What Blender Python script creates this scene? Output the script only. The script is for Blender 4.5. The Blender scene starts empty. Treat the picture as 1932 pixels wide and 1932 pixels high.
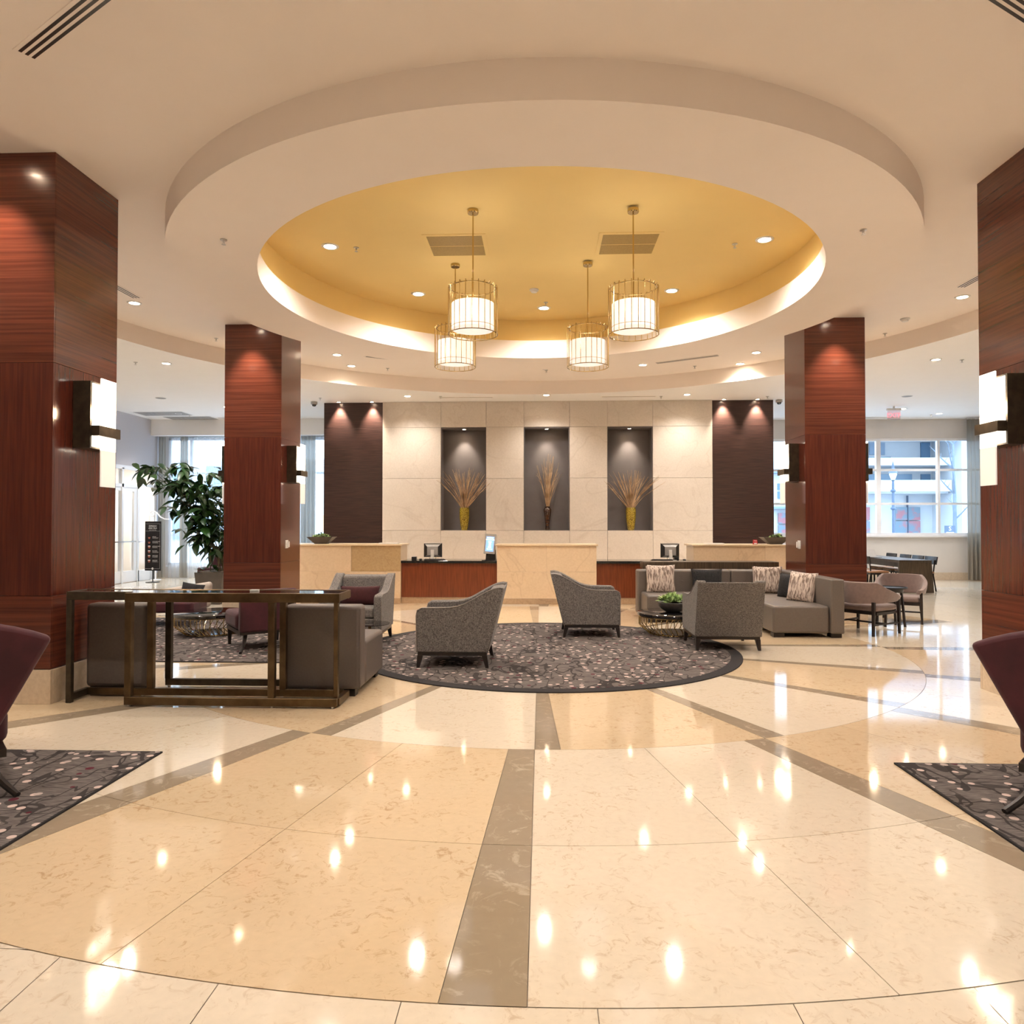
import bpy, bmesh, math, random
from math import pi, sin, cos, radians
from mathutils import Vector, Matrix, Euler

random.seed(7)
S = bpy.context.scene
COL = S.collection

# ------------------------------------------------------------------ camera
cam_d = bpy.data.cameras.new('camera')
cam = bpy.data.objects.new('camera', cam_d)
COL.objects.link(cam)
cam_d.sensor_width = 36.0
cam_d.sensor_fit = 'HORIZONTAL'
cam_d.lens = 1362.0 / 1932.0 * 36.0
cam_d.clip_start = 0.05
cam_d.clip_end = 300
cam.location = (0.045, 0.0, 1.5)
cam.rotation_euler = (pi / 2 + 0.0172, 0.0, 0.0405)
S.camera = cam

# ------------------------------------------------------------------ world, exposure
w = bpy.data.worlds.new('sky')
S.world = w
w.use_nodes = True
bg = w.node_tree.nodes['Background']
bg.inputs['Color'].default_value = (0.66, 0.83, 1.0, 1)
bg.inputs['Strength'].default_value = 4.4
S.view_settings.view_transform = 'Standard'
S.view_settings.look = 'None'
S.view_settings.gamma = 1.0
S.view_settings.exposure = 0.97
S.view_settings.use_curve_mapping = False
S.render.engine = 'CYCLES'
cy = S.cycles
cy.use_denoising = True
cy.max_bounces = 9
cy.diffuse_bounces = 6
cy.glossy_bounces = 4
cy.transparent_max_bounces = 16
cy.sample_clamp_indirect = 6.0
cy.caustics_reflective = False
cy.caustics_refractive = False
try:
    cy.use_light_tree = True
except Exception:
    pass

# ------------------------------------------------------------------ tuning values
E_DOWN = 95.0        # downlight power
E_ACCENT = 112.0
WARM = (1.0, 0.905, 0.815)
WARM2 = (1.0, 0.85, 0.68)
ZL, ZU, ZY = 4.36, 4.65, 5.03        # lower, upper and dome ceilings
CY = 9.05                            # centre of the rotunda
R_IN, R_OUT, R_STEP, R_FL = 3.33, 4.23, 6.64, 6.78

# ------------------------------------------------------------------ materials
def nodes_of(m):
    m.use_nodes = True
    nt = m.node_tree
    return nt, nt.nodes['Principled BSDF']

def M(name, c1, c2=None, scale=(1, 1, 1), ns=5.0, detail=4.0, lo=.35, hi=.65, rough=.5, metal=0.0,
      bump=0.0, coat=0.0, spec=.5, dist=0.0, vary=0.0, rvar=0.0, sheen=0.0, coat_rough=.08):
    m = bpy.data.materials.new(name)
    nt, p = nodes_of(m)
    N, L = nt.nodes, nt.links
    p.inputs['Roughness'].default_value = rough
    p.inputs['Metallic'].default_value = metal
    p.inputs['Specular IOR Level'].default_value = spec
    p.inputs['Coat Weight'].default_value = coat
    p.inputs['Coat Roughness'].default_value = coat_rough
    if sheen:
        p.inputs['Sheen Weight'].default_value = sheen
    out = None
    if c2 is None:
        c2 = tuple(c * .93 for c in c1)
    tc = N.new('ShaderNodeTexCoord')
    mp = N.new('ShaderNodeMapping'); mp.inputs['Scale'].default_value = scale
    no = N.new('ShaderNodeTexNoise')
    no.inputs['Scale'].default_value = ns; no.inputs['Detail'].default_value = detail
    no.inputs['Distortion'].default_value = dist
    L.new(tc.outputs['Object'], mp.inputs['Vector']); L.new(mp.outputs['Vector'], no.inputs['Vector'])
    cr = N.new('ShaderNodeValToRGB')
    cr.color_ramp.elements[0].position = lo; cr.color_ramp.elements[1].position = hi
    cr.color_ramp.elements[0].color = (*c1, 1); cr.color_ramp.elements[1].color = (*c2, 1)
    L.new(no.outputs['Fac'], cr.inputs['Fac'])
    out = cr.outputs['Color']
    if vary:
        oi = N.new('ShaderNodeObjectInfo')
        mr = N.new('ShaderNodeMapRange')
        mr.inputs['To Min'].default_value = 1 - vary; mr.inputs['To Max'].default_value = 1 + vary
        hs = N.new('ShaderNodeHueSaturation')
        L.new(oi.outputs['Random'], mr.inputs['Value']); L.new(mr.outputs['Result'], hs.inputs['Value'])
        L.new(out, hs.inputs['Color']); out = hs.outputs['Color']
    L.new(out, p.inputs['Base Color'])
    if bump:
        b = N.new('ShaderNodeBump'); b.inputs['Strength'].default_value = bump; b.inputs['Distance'].default_value = .01
        L.new(no.outputs['Fac'], b.inputs['Height']); L.new(b.outputs['Normal'], p.inputs['Normal'])
    if rvar:
        mr = N.new('ShaderNodeMapRange'); mr.inputs['To Min'].default_value = rough - rvar; mr.inputs['To Max'].default_value = rough + rvar
        L.new(no.outputs['Fac'], mr.inputs['Value']); L.new(mr.outputs['Result'], p.inputs['Roughness'])
    return m

def EM(name, col, strength, base=None):
    m = bpy.data.materials.new(name)
    nt, p = nodes_of(m)
    p.inputs['Base Color'].default_value = (*(base or col), 1)
    p.inputs['Emission Color'].default_value = (*col, 1)
    p.inputs['Emission Strength'].default_value = strength
    p.inputs['Roughness'].default_value = .5
    return m

def stone_mat(name, base, dark, vein, rough=.3, vary=.03, vscale=.9, vein_amt=.55, grain=30, coat=0.0, spec=.5):
    m = bpy.data.materials.new(name)
    nt, p = nodes_of(m); N, L = nt.nodes, nt.links
    p.inputs['Roughness'].default_value = rough
    p.inputs['Coat Weight'].default_value = coat
    p.inputs['Specular IOR Level'].default_value = spec
    tc = N.new('ShaderNodeTexCoord'); oi = N.new('ShaderNodeObjectInfo')
    ad = N.new('ShaderNodeVectorMath'); ad.operation = 'MULTIPLY_ADD'
    cmb = N.new('ShaderNodeCombineXYZ')
    for k in 'XYZ': L.new(oi.outputs['Random'], cmb.inputs[k])
    L.new(cmb.outputs[0], ad.inputs[0]); ad.inputs[1].default_value = (17, 11, 23); L.new(tc.outputs['Object'], ad.inputs[2])
    n1 = N.new('ShaderNodeTexNoise'); n1.inputs['Scale'].default_value = grain; n1.inputs['Detail'].default_value = 5
    n2 = N.new('ShaderNodeTexNoise'); n2.inputs['Scale'].default_value = vscale; n2.inputs['Detail'].default_value = 3; n2.inputs['Distortion'].default_value = 1.2
    n3 = N.new('ShaderNodeTexNoise'); n3.inputs['Scale'].default_value = 2.2; n3.inputs['Detail'].default_value = 4
    for n in (n1, n2, n3): L.new(ad.outputs[0], n.inputs['Vector'])
    r1 = N.new('ShaderNodeValToRGB'); r1.color_ramp.elements[0].position = .35; r1.color_ramp.elements[1].position = .68
    r1.color_ramp.elements[0].color = (*base, 1); r1.color_ramp.elements[1].color = (*dark, 1)
    L.new(n1.outputs['Fac'], r1.inputs['Fac'])
    rv = N.new('ShaderNodeValToRGB'); e = rv.color_ramp.elements
    e[0].position = .488; e[0].color = (0, 0, 0, 1); e[1].position = .5; e[1].color = (1, 1, 1, 1)
    x = rv.color_ramp.elements.new(.512); x.color = (0, 0, 0, 1)
    L.new(n2.outputs['Fac'], rv.inputs['Fac'])
    mu = N.new('ShaderNodeMath'); mu.operation = 'MULTIPLY'; mu.inputs[1].default_value = vein_amt
    L.new(rv.outputs['Color'], mu.inputs[0])
    mx = N.new('ShaderNodeMixRGB'); mx.inputs['Color2'].default_value = (*vein, 1)
    L.new(mu.outputs[0], mx.inputs['Fac']); L.new(r1.outputs['Color'], mx.inputs['Color1'])
    mr = N.new('ShaderNodeMapRange'); mr.inputs['To Min'].default_value = 1 - vary; mr.inputs['To Max'].default_value = 1 + vary
    L.new(oi.outputs['Random'], mr.inputs['Value'])
    mr2 = N.new('ShaderNodeMapRange'); mr2.inputs['To Min'].default_value = .93; mr2.inputs['To Max'].default_value = 1.07
    L.new(n3.outputs['Fac'], mr2.inputs['Value'])
    mm = N.new('ShaderNodeMath'); mm.operation = 'MULTIPLY'; L.new(mr.outputs[0], mm.inputs[0]); L.new(mr2.outputs[0], mm.inputs[1])
    hs = N.new('ShaderNodeHueSaturation'); L.new(mm.outputs[0], hs.inputs['Value']); L.new(mx.outputs['Color'], hs.inputs['Color'])
    L.new(hs.outputs['Color'], p.inputs['Base Color'])
    return m

def floor_mat(name, base, fleck, amt=.75, rough=.062, grain=(14, 26)):
    """polished limestone: warm ground with short darker squiggles"""
    m = bpy.data.materials.new(name)
    nt, p = nodes_of(m); N, L = nt.nodes, nt.links
    p.inputs['Roughness'].default_value = rough
    p.inputs['Specular IOR Level'].default_value = .55
    tc = N.new('ShaderNodeTexCoord'); oi = N.new('ShaderNodeObjectInfo')
    n1 = N.new('ShaderNodeTexNoise'); n1.inputs['Scale'].default_value = grain[0]; n1.inputs['Detail'].default_value = 7; n1.inputs['Roughness'].default_value = .72
    n1.inputs['Distortion'].default_value = 1.6
    n2 = N.new('ShaderNodeTexNoise'); n2.inputs['Scale'].default_value = 2.1; n2.inputs['Detail'].default_value = 4
    n3 = N.new('ShaderNodeTexNoise'); n3.inputs['Scale'].default_value = grain[1]; n3.inputs['Detail'].default_value = 3
    for n in (n1, n2, n3): L.new(tc.outputs['Object'], n.inputs['Vector'])
    rv = N.new('ShaderNodeValToRGB'); e = rv.color_ramp.elements
    e[0].position = .54; e[0].color = (0, 0, 0, 1); e[1].position = .64; e[1].color = (1, 1, 1, 1)
    L.new(n1.outputs['Fac'], rv.inputs['Fac'])
    g = N.new('ShaderNodeMapRange'); g.inputs['From Min'].default_value = .33; g.inputs['From Max'].default_value = .58
    L.new(n2.outputs['Fac'], g.inputs['Value'])
    mu = N.new('ShaderNodeMath'); mu.operation = 'MULTIPLY'; L.new(rv.outputs['Color'], mu.inputs[0]); L.new(g.outputs[0], mu.inputs[1])
    mu2 = N.new('ShaderNodeMath'); mu2.operation = 'MULTIPLY'; mu2.inputs[1].default_value = amt; L.new(mu.outputs[0], mu2.inputs[0])
    mx = N.new('ShaderNodeMixRGB'); mx.inputs['Color1'].default_value = (*base, 1); mx.inputs['Color2'].default_value = (*fleck, 1)
    L.new(mu2.outputs[0], mx.inputs['Fac'])
    mr = N.new('ShaderNodeMapRange'); mr.inputs['To Min'].default_value = .97; mr.inputs['To Max'].default_value = 1.03
    L.new(oi.outputs['Random'], mr.inputs['Value'])
    mr2 = N.new('ShaderNodeMapRange'); mr2.inputs['To Min'].default_value = .93; mr2.inputs['To Max'].default_value = 1.07
    L.new(n3.outputs['Fac'], mr2.inputs['Value'])
    mm = N.new('ShaderNodeMath'); mm.operation = 'MULTIPLY'; L.new(mr.outputs[0], mm.inputs[0]); L.new(mr2.outputs[0], mm.inputs[1])
    hs = N.new('ShaderNodeHueSaturation'); L.new(mm.outputs[0], hs.inputs['Value']); L.new(mx.outputs['Color'], hs.inputs['Color'])
    L.new(hs.outputs['Color'], p.inputs['Base Color'])
    return m

def carpet_mat(name, dark=False):
    m = bpy.data.materials.new(name)
    nt, p = nodes_of(m); N, L = nt.nodes, nt.links
    p.inputs['Roughness'].default_value = .95; p.inputs['Specular IOR Level'].default_value = .1
    tc = N.new('ShaderNodeTexCoord')
    def noise(sc, de, vec, dist=0.0):
        n = N.new('ShaderNodeTexNoise'); n.inputs['Scale'].default_value = sc; n.inputs['Detail'].default_value = de
        n.inputs['Distortion'].default_value = dist; L.new(vec, n.inputs['Vector']); return n
    def math(op, a, b=None, v=None):
        k = N.new('ShaderNodeMath'); k.operation = op; L.new(a, k.inputs[0])
        if b is not None: L.new(b, k.inputs[1])
        elif v is not None: k.inputs[1].default_value = v
        return k.outputs[0]
    def mapped(sx, sy, rot=0.0, off=0.0):
        mp = N.new('ShaderNodeMapping'); mp.inputs['Scale'].default_value = (sx, sy, 1); mp.inputs['Rotation'].default_value = (0, 0, rot)
        mp.inputs['Location'].default_value = (off, off, 0)
        L.new(tc.outputs['Object'], mp.inputs['Vector']); return mp.outputs['Vector']
    # brushed warm grey ground
    st = noise(6, 5, mapped(2.2, 26))
    gr = N.new('ShaderNodeValToRGB'); gr.color_ramp.elements[0].position = .3; gr.color_ramp.elements[1].position = .7
    gr.color_ramp.elements[0].color = (.060, .053, .051, 1); gr.color_ramp.elements[1].color = (.22, .192, .182, 1)
    L.new(st.outputs['Fac'], gr.inputs['Fac'])
    col = gr.outputs['Color']
    # wandering branches: contour lines of distorted noise
    def line(vec, sc, wid, lvl=.5):
        n = noise(sc, 1.5, vec, .9)
        d = math('ABSOLUTE', math('SUBTRACT', n.outputs['Fac'], v=lvl))
        return math('LESS_THAN', d, v=wid)
    def over(mask, c, fac=1.0):
        nonlocal col
        mx = N.new('ShaderNodeMixRGB'); mx.inputs['Color2'].default_value = (*c, 1)
        L.new(math('MULTIPLY', mask, v=fac), mx.inputs['Fac']); L.new(col, mx.inputs['Color1']); col = mx.outputs['Color']
    over(line(mapped(1.0, .55, .5), 3.2, .017), (.035, .03, .03), .85)
    over(line(mapped(1.0, .5, -.6, 7.3), 3.6, .016), (.035, .03, .03), .85)
    over(line(mapped(.45, 1.0, .3, 3.1), 5.2, .013), (.05, .043, .042), .8)
    # round dots
    def dots(sc, off, keep_lo, keep_hi, c, rad):
        v = N.new('ShaderNodeTexVoronoi'); v.inputs['Scale'].default_value = sc; v.inputs['Randomness'].default_value = .75
        L.new(mapped(1, 1, 0, off), v.inputs['Vector'])
        sep = N.new('ShaderNodeSeparateColor'); L.new(v.outputs['Color'], sep.inputs[0])
        a = math('LESS_THAN', v.outputs['Distance'], v=rad)
        b = math('MULTIPLY', math('GREATER_THAN', sep.outputs[0], v=keep_lo), math('LESS_THAN', sep.outputs[0], v=keep_hi))
        over(math('MULTIPLY', a, b), c, .95)
    dots(10.5, 0, .0, .60, (.62, .49, .45), .24)
    dots(9.5, 5.5, .82, 1.0, (.10, .016, .028), .24)
    dots(10.5, 9.1, .0, .2, (.45, .37, .34), .24)
    L.new(col, p.inputs['Base Color'])
    b = N.new('ShaderNodeBump'); b.inputs['Strength'].default_value = .25; b.inputs['Distance'].default_value = .004
    pile = noise(350, 2, tc.outputs['Object']); L.new(pile.outputs['Fac'], b.inputs['Height']); L.new(b.outputs['Normal'], p.inputs['Normal'])
    return m

def weave_mat(name, c1, c2, sc=90, bump=.3):
    m = bpy.data.materials.new(name)
    nt, p = nodes_of(m); N, L = nt.nodes, nt.links
    p.inputs['Roughness'].default_value = .9; p.inputs['Specular IOR Level'].default_value = .2
    p.inputs['Sheen Weight'].default_value = .15
    tc = N.new('ShaderNodeTexCoord')
    outs = []
    for s in ((.25, .25, 1.0), (1.0, 1.0, .2)):
        mp = N.new('ShaderNodeMapping'); mp.inputs['Scale'].default_value = s; L.new(tc.outputs['Object'], mp.inputs['Vector'])
        n = N.new('ShaderNodeTexNoise'); n.inputs['Scale'].default_value = sc * 1.6; n.inputs['Detail'].default_value = 2
        L.new(mp.outputs[0], n.inputs['Vector']); outs.append(n.outputs['Fac'])
    ad = N.new('ShaderNodeMath'); ad.operation = 'ADD'; L.new(outs[0], ad.inputs[0]); L.new(outs[1], ad.inputs[1])
    cr = N.new('ShaderNodeValToRGB'); cr.color_ramp.elements[0].position = .40; cr.color_ramp.elements[1].position = .62
    hf = N.new('ShaderNodeMath'); hf.operation = 'MULTIPLY'; hf.inputs[1].default_value = .5; L.new(ad.outputs[0], hf.inputs[0])
    cr.color_ramp.elements[0].color = (*c1, 1); cr.color_ramp.elements[1].color = (*c2, 1)
    L.new(hf.outputs[0], cr.inputs['Fac']); L.new(cr.outputs['Color'], p.inputs['Base Color'])
    b = N.new('ShaderNodeBump'); b.inputs['Strength'].default_value = bump; b.inputs['Distance'].default_value = .004
    L.new(hf.outputs[0], b.inputs['Height']); L.new(b.outputs['Normal'], p.inputs['Normal'])
    return m

def glass_mat(name, tint=(.93, .97, 1.0), refl=.09, rough=0.0):
    m = bpy.data.materials.new(name); m.use_nodes = True
    nt = m.node_tree; N, L = nt.nodes, nt.links
    N.clear()
    o = N.new('ShaderNodeOutputMaterial'); mx = N.new('ShaderNodeMixShader')
    t = N.new('ShaderNodeBsdfTransparent'); t.inputs['Color'].default_value = (*tint, 1)
    g = N.new('ShaderNodeBsdfGlossy'); g.inputs['Roughness'].default_value = rough
    lw = N.new('ShaderNodeLayerWeight'); lw.inputs['Blend'].default_value = .5
    pw = N.new('ShaderNodeMath'); pw.operation = 'POWER'; pw.inputs[1].default_value = 5.0; L.new(lw.outputs['Facing'], pw.inputs[0])
    ma = N.new('ShaderNodeMath'); ma.operation = 'ADD'; ma.inputs[1].default_value = refl * .4; ma.use_clamp = True
    L.new(pw.outputs[0], ma.inputs[0]); L.new(ma.outputs[0], mx.inputs[0])
    L.new(t.outputs[0], mx.inputs[1]); L.new(g.outputs[0], mx.inputs[2]); L.new(mx.outputs[0], o.inputs['Surface'])
    return m

def sheer_mat(name, col, trans=.45):
    m = bpy.data.materials.new(name); m.use_nodes = True
    nt = m.node_tree; N, L = nt.nodes, nt.links
    N.clear()
    o = N.new('ShaderNodeOutputMaterial'); mx = N.new('ShaderNodeMixShader'); m2 = N.new('ShaderNodeMixShader')
    t = N.new('ShaderNodeBsdfTransparent'); d = N.new('ShaderNodeBsdfDiffuse'); tl = N.new('ShaderNodeBsdfTranslucent')
    for n in (d, tl): n.inputs['Color'].default_value = (*col, 1)
    m2.inputs[0].default_value = .5; mx.inputs[0].default_value = 1 - trans
    L.new(d.outputs[0], m2.inputs[1]); L.new(tl.outputs[0], m2.inputs[2])
    L.new(t.outputs[0], mx.inputs[1]); L.new(m2.outputs[0], mx.inputs[2]); L.new(mx.outputs[0], o.inputs['Surface'])
    return m

PAINT = M('ceiling_paint', (.93, .855, .79), (.92, .845, .78), ns=3, rough=.75)
PAINT_LOW = M('ceiling_paint_cool', (.91, .90, .89), (.90, .89, .88), ns=3, rough=.75)
GOLD_PAINT = M('gold_paint', (.86, .65, .26), (.845, .635, .255), ns=2, rough=.7)
WALLP = M('wall_paint', (.72, .69, .66), (.70, .67, .645), ns=4, rough=.8)
WALLG = M('wall_vinyl_grey', (.54, .53, .57), (.52, .51, .55), ns=40, rough=.8)
GROUT = M('grout', (.30, .24, .18), (.27, .22, .17), ns=30, rough=.6)
F_TAN = floor_mat('limestone_gold', (.655, .515, .345), (.43, .28, .15), .75)
F_CREAM = floor_mat('limestone_cream', (.725, .64, .515), (.50, .36, .23), .65)
F_BAND = floor_mat('limestone_taupe', (.33, .265, .19), (.50, .42, .32), .9, grain=(7, 18))
F_TILE = floor_mat('limestone_tile', (.735, .65, .525), (.52, .38, .25), .65)
WOOD_H = M('cherry_veneer_across', (.076, .017, .0095), (.155, .038, .019), scale=(.16, .16, 9), ns=6, detail=7, lo=.3, hi=.72, rough=.24, coat=.2, dist=.15)
WOOD_V = M('cherry_veneer_upright', (.066, .014, .009), (.122, .026, .014), scale=(9, 9, .35), ns=6, detail=7, lo=.3, hi=.72, rough=.2, coat=.25, dist=.25)
WOOD_DK = M('dark_wood_panel', (.018, .008, .007), (.052, .023, .018), scale=(.5, .5, 14), ns=5, detail=7, lo=.35, hi=.7, rough=.35, dist=.2)
WOOD_DESK = M('desk_mahogany', (.135, .030, .010), (.22, .055, .018), scale=(10, 10, .5), ns=6, detail=6, rough=.3, coat=.15)
WOOD_TBL = M('walnut_dark', (.05, .035, .022), (.10, .07, .045), scale=(8, 8, .6), ns=6, detail=6, rough=.3)
ESPR = M('espresso_wood', (.012, .008, .007), (.022, .014, .011), ns=12, rough=.3)
W_STONE = stone_mat('wall_limestone', (.68, .62, .55), (.63, .57, .50), (.42, .34, .27), rough=.4, vary=.03, vscale=.55, vein_amt=.22)
C_STONE = stone_mat('counter_limestone', (.76, .60, .42), (.71, .55, .37), (.52, .36, .22), rough=.28, vary=.03, vscale=.6, vein_amt=.35)
C_STONE2 = stone_mat('counter_limestone_dark', (.52, .38, .21), (.45, .32, .17), (.34, .22, .11), rough=.28, vscale=2.2, vein_amt=.4)
C_PLINTH = stone_mat('counter_plinth', (.50, .36, .23), (.43, .30, .19), (.3, .2, .12), rough=.35)
B_STONE = stone_mat('base_limestone', (.66, .55, .42), (.58, .47, .35), (.4, .3, .2), rough=.35, vein_amt=.2)
GRANITE = M('black_granite', (.008, .009, .009), (.03, .032, .03), ns=160, detail=2, rough=.08)
NICHE = M('niche_paint', (.135, .120, .118), (.125, .11, .108), ns=6, rough=.8)
BRONZE = M('aged_bronze', (.10, .066, .034), (.165, .112, .060), ns=9, detail=5, rough=.33, metal=.9, rvar=.08)
BRONZE_D = M('dark_bronze', (.05, .038, .025), (.075, .058, .038), ns=14, rough=.38, metal=.6)
BRASS = M('polished_brass', (.60, .46, .23), (.54, .41, .20), ns=10, rough=.16, metal=1.0)
CHROME = M('brushed_metal', (.62, .60, .57), (.55, .53, .5), ns=20, rough=.28, metal=1.0)
BLACK = M('black_plastic', (.012, .012, .013), (.018, .018, .02), ns=20, rough=.35)
BLKGLASS = M('black_glass', (.006, .005, .006), (.009, .008, .008), ns=3, rough=.04, coat=.5)
WHITE = M('white_plastic', (.78, .77, .75), (.74, .73, .71), ns=20, rough=.4)
WHITEP = M('white_frame_paint', (.86, .87, .90), (.84, .85, .88), ns=10, rough=.4)
SILVER = M('silver_plastic', (.42, .41, .40), (.38, .37, .36), ns=20, rough=.35, metal=.3)
TWEED = weave_mat('grey_tweed', (.080, .073, .070), (.27, .25, .235), 150, .15)
PIPING = M('tweed_piping', (.30, .27, .25), (.24, .21, .19), ns=60, rough=.8)
VINYL = M('taupe_leather', (.148, .127, .112), (.134, .114, .100), ns=60, detail=3, rough=.42, bump=.05)
VINYL_D = M('taupe_leather_brown', (.135, .112, .103), (.122, .10, .092), ns=60, rough=.45, bump=.05)
VELVET = M('burgundy_velvet', (.040, .005, .011), (.074, .011, .020), ns=5, detail=4, rough=.75, sheen=.12, bump=.05)
VELVET_D = M('burgundy_pillow_cloth', (.040, .006, .008), (.055, .009, .012), ns=30, rough=.9)
MAUVE = M('mauve_suede', (.23, .165, .150), (.20, .14, .128), ns=22, rough=.8, sheen=.4)
LTGREY = M('pale_grey_cloth', (.46, .41, .36), (.42, .37, .33), ns=30, rough=.9)
CUSH_DK = M('charcoal_plush', (.008, .008, .009), (.032, .031, .034), scale=(3, 1, 1), ns=28, detail=3, rough=.95, bump=.8, dist=2)
CUSH_TN = M('streaked_plush', (.22, .165, .14), (.62, .53, .47), scale=(3.2, 3.2, .55), ns=17, detail=3, lo=.44, hi=.53, rough=.9, bump=.5)
TANSEAT = M('tan_leather', (.42, .22, .11), (.36, .18, .09), ns=20, rough=.45)
LEAF = M('leaf_green', (.010, .040, .008), (.035, .105, .018), ns=3, rough=.35, vary=.35)
LEAF_S = M('succulent_green', (.22, .36, .10), (.42, .55, .24), ns=9, rough=.5, vary=.35)
LEAF_D = M('succulent_dark', (.035, .05, .03), (.10, .12, .06), ns=9, rough=.5, vary=.3)
STEM = M('stem_brown', (.09, .07, .035), (.14, .12, .05), ns=30, rough=.7)
PLANTER = M('planter_grey', (.085, .070, .058), (.07, .058, .048), ns=8, rough=.5)
BOWL = M('bowl_ceramic', (.055, .050, .048), (.085, .078, .074), ns=12, detail=5, rough=.45)
GRAVEL = M('gravel', (.12, .09, .06), (.30, .24, .17), ns=60, rough=.9, bump=.8)
TWIG = M('dried_twig', (.30, .18, .085), (.58, .41, .25), ns=4, rough=.8, vary=.35)
VASE_Y = M('mustard_glaze', (.13, .08, .008), (.42, .31, .03), ns=62, detail=3, lo=.42, hi=.55, rough=.15, coat=.5, bump=.6)
VASE_B = M('amber_glaze', (.022, .008, .004), (.07, .026, .010), scale=(1, 1, 3), ns=6, rough=.08, coat=.8)
GLASS = glass_mat('window_glass')
SHEER = sheer_mat('sheer_curtain', (.80, .80, .80), .55)
DRAPE = sheer_mat('drape_cloth', (.42, .385, .33), .06)
GRILLE_G = M('gold_grille', (.33, .22, .06), (.45, .31, .09), scale=(1, 1, 1), ns=140, detail=1, lo=.45, hi=.55, rough=.6)
GRILLE_W = M('grey_grille', (.22, .215, .21), (.40, .39, .385), scale=(60, 1, 1), ns=3, detail=1, lo=.45, hi=.55, rough=.6)
LENS = EM('lamp_lens', (1.0, .94, .86), 6.0)
LENS_S = EM('spot_lens', (1.0, .94, .86), 8.0)
SHADE = EM('shade_glow', (1.0, .92, .84), .36, (.9, .85, .78))
SHADE_B = EM('shade_bottom_glow', (1.0, .88, .80), .34, (.9, .85, .78))
SCONCE = EM('sconce_diffuser', (1.0, .90, .76), 3.0)
SCONCE_G = EM('sconce_glass_lit', (1.0, .92, .80), 2.4)
SCONCE_F = EM('sconce_glass_dim', (1.0, .90, .80), .22, (.75, .72, .68))
SCREEN = EM('screen_blue', (.20, .40, .90), .6)
SCREEN_T = EM('screen_text', (.85, .92, 1.0), .8)
RED_EM = EM('exit_red', (1.0, .25, .3), .55)
TXT = M('print_white', (.75, .74, .72), rough=.6)
TXTD = M('print_grey', (.42, .41, .40), rough=.6)
BOARD = M('board_black', (.014, .011, .012), (.017, .014, .015), ns=10, rough=.6, spec=.15)
CUPRED = M('cup_brown', (.35, .10, .05), rough=.5)
RED = M('red_card', (.45, .02, .03), rough=.5)
EXT_W = M('exterior_pale', (.50, .51, .53), (.46, .475, .50), ns=1, rough=.7)
EXT_G = M('exterior_glass', (.07, .15, .25), (.09, .18, .28), ns=.5, rough=.25)
EXT_D = M('exterior_shade', (.20, .26, .34), (.18, .24, .32), ns=.5, rough=.7)
EXT_POST = M('poster_print', (.32, .13, .15), (.14, .20, .25), ns=2.4, detail=5, lo=.44, hi=.56, rough=.6)
EXT_METAL = M('lamp_post_paint', (.07, .10, .16), (.06, .09, .14), rough=.5)
EXT_BARK = M('bare_bark', (.11, .14, .19), (.14, .17, .22), ns=8, rough=.8)
ASPHALT = M('pavement', (.42, .43, .45), (.38, .39, .41), ns=3, rough=.8)
CARPET = carpet_mat('patterned_carpet')
CARPET_EDGE = M('carpet_border', (.016, .014, .016), (.022, .02, .022), ns=60, rough=.95)

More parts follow.
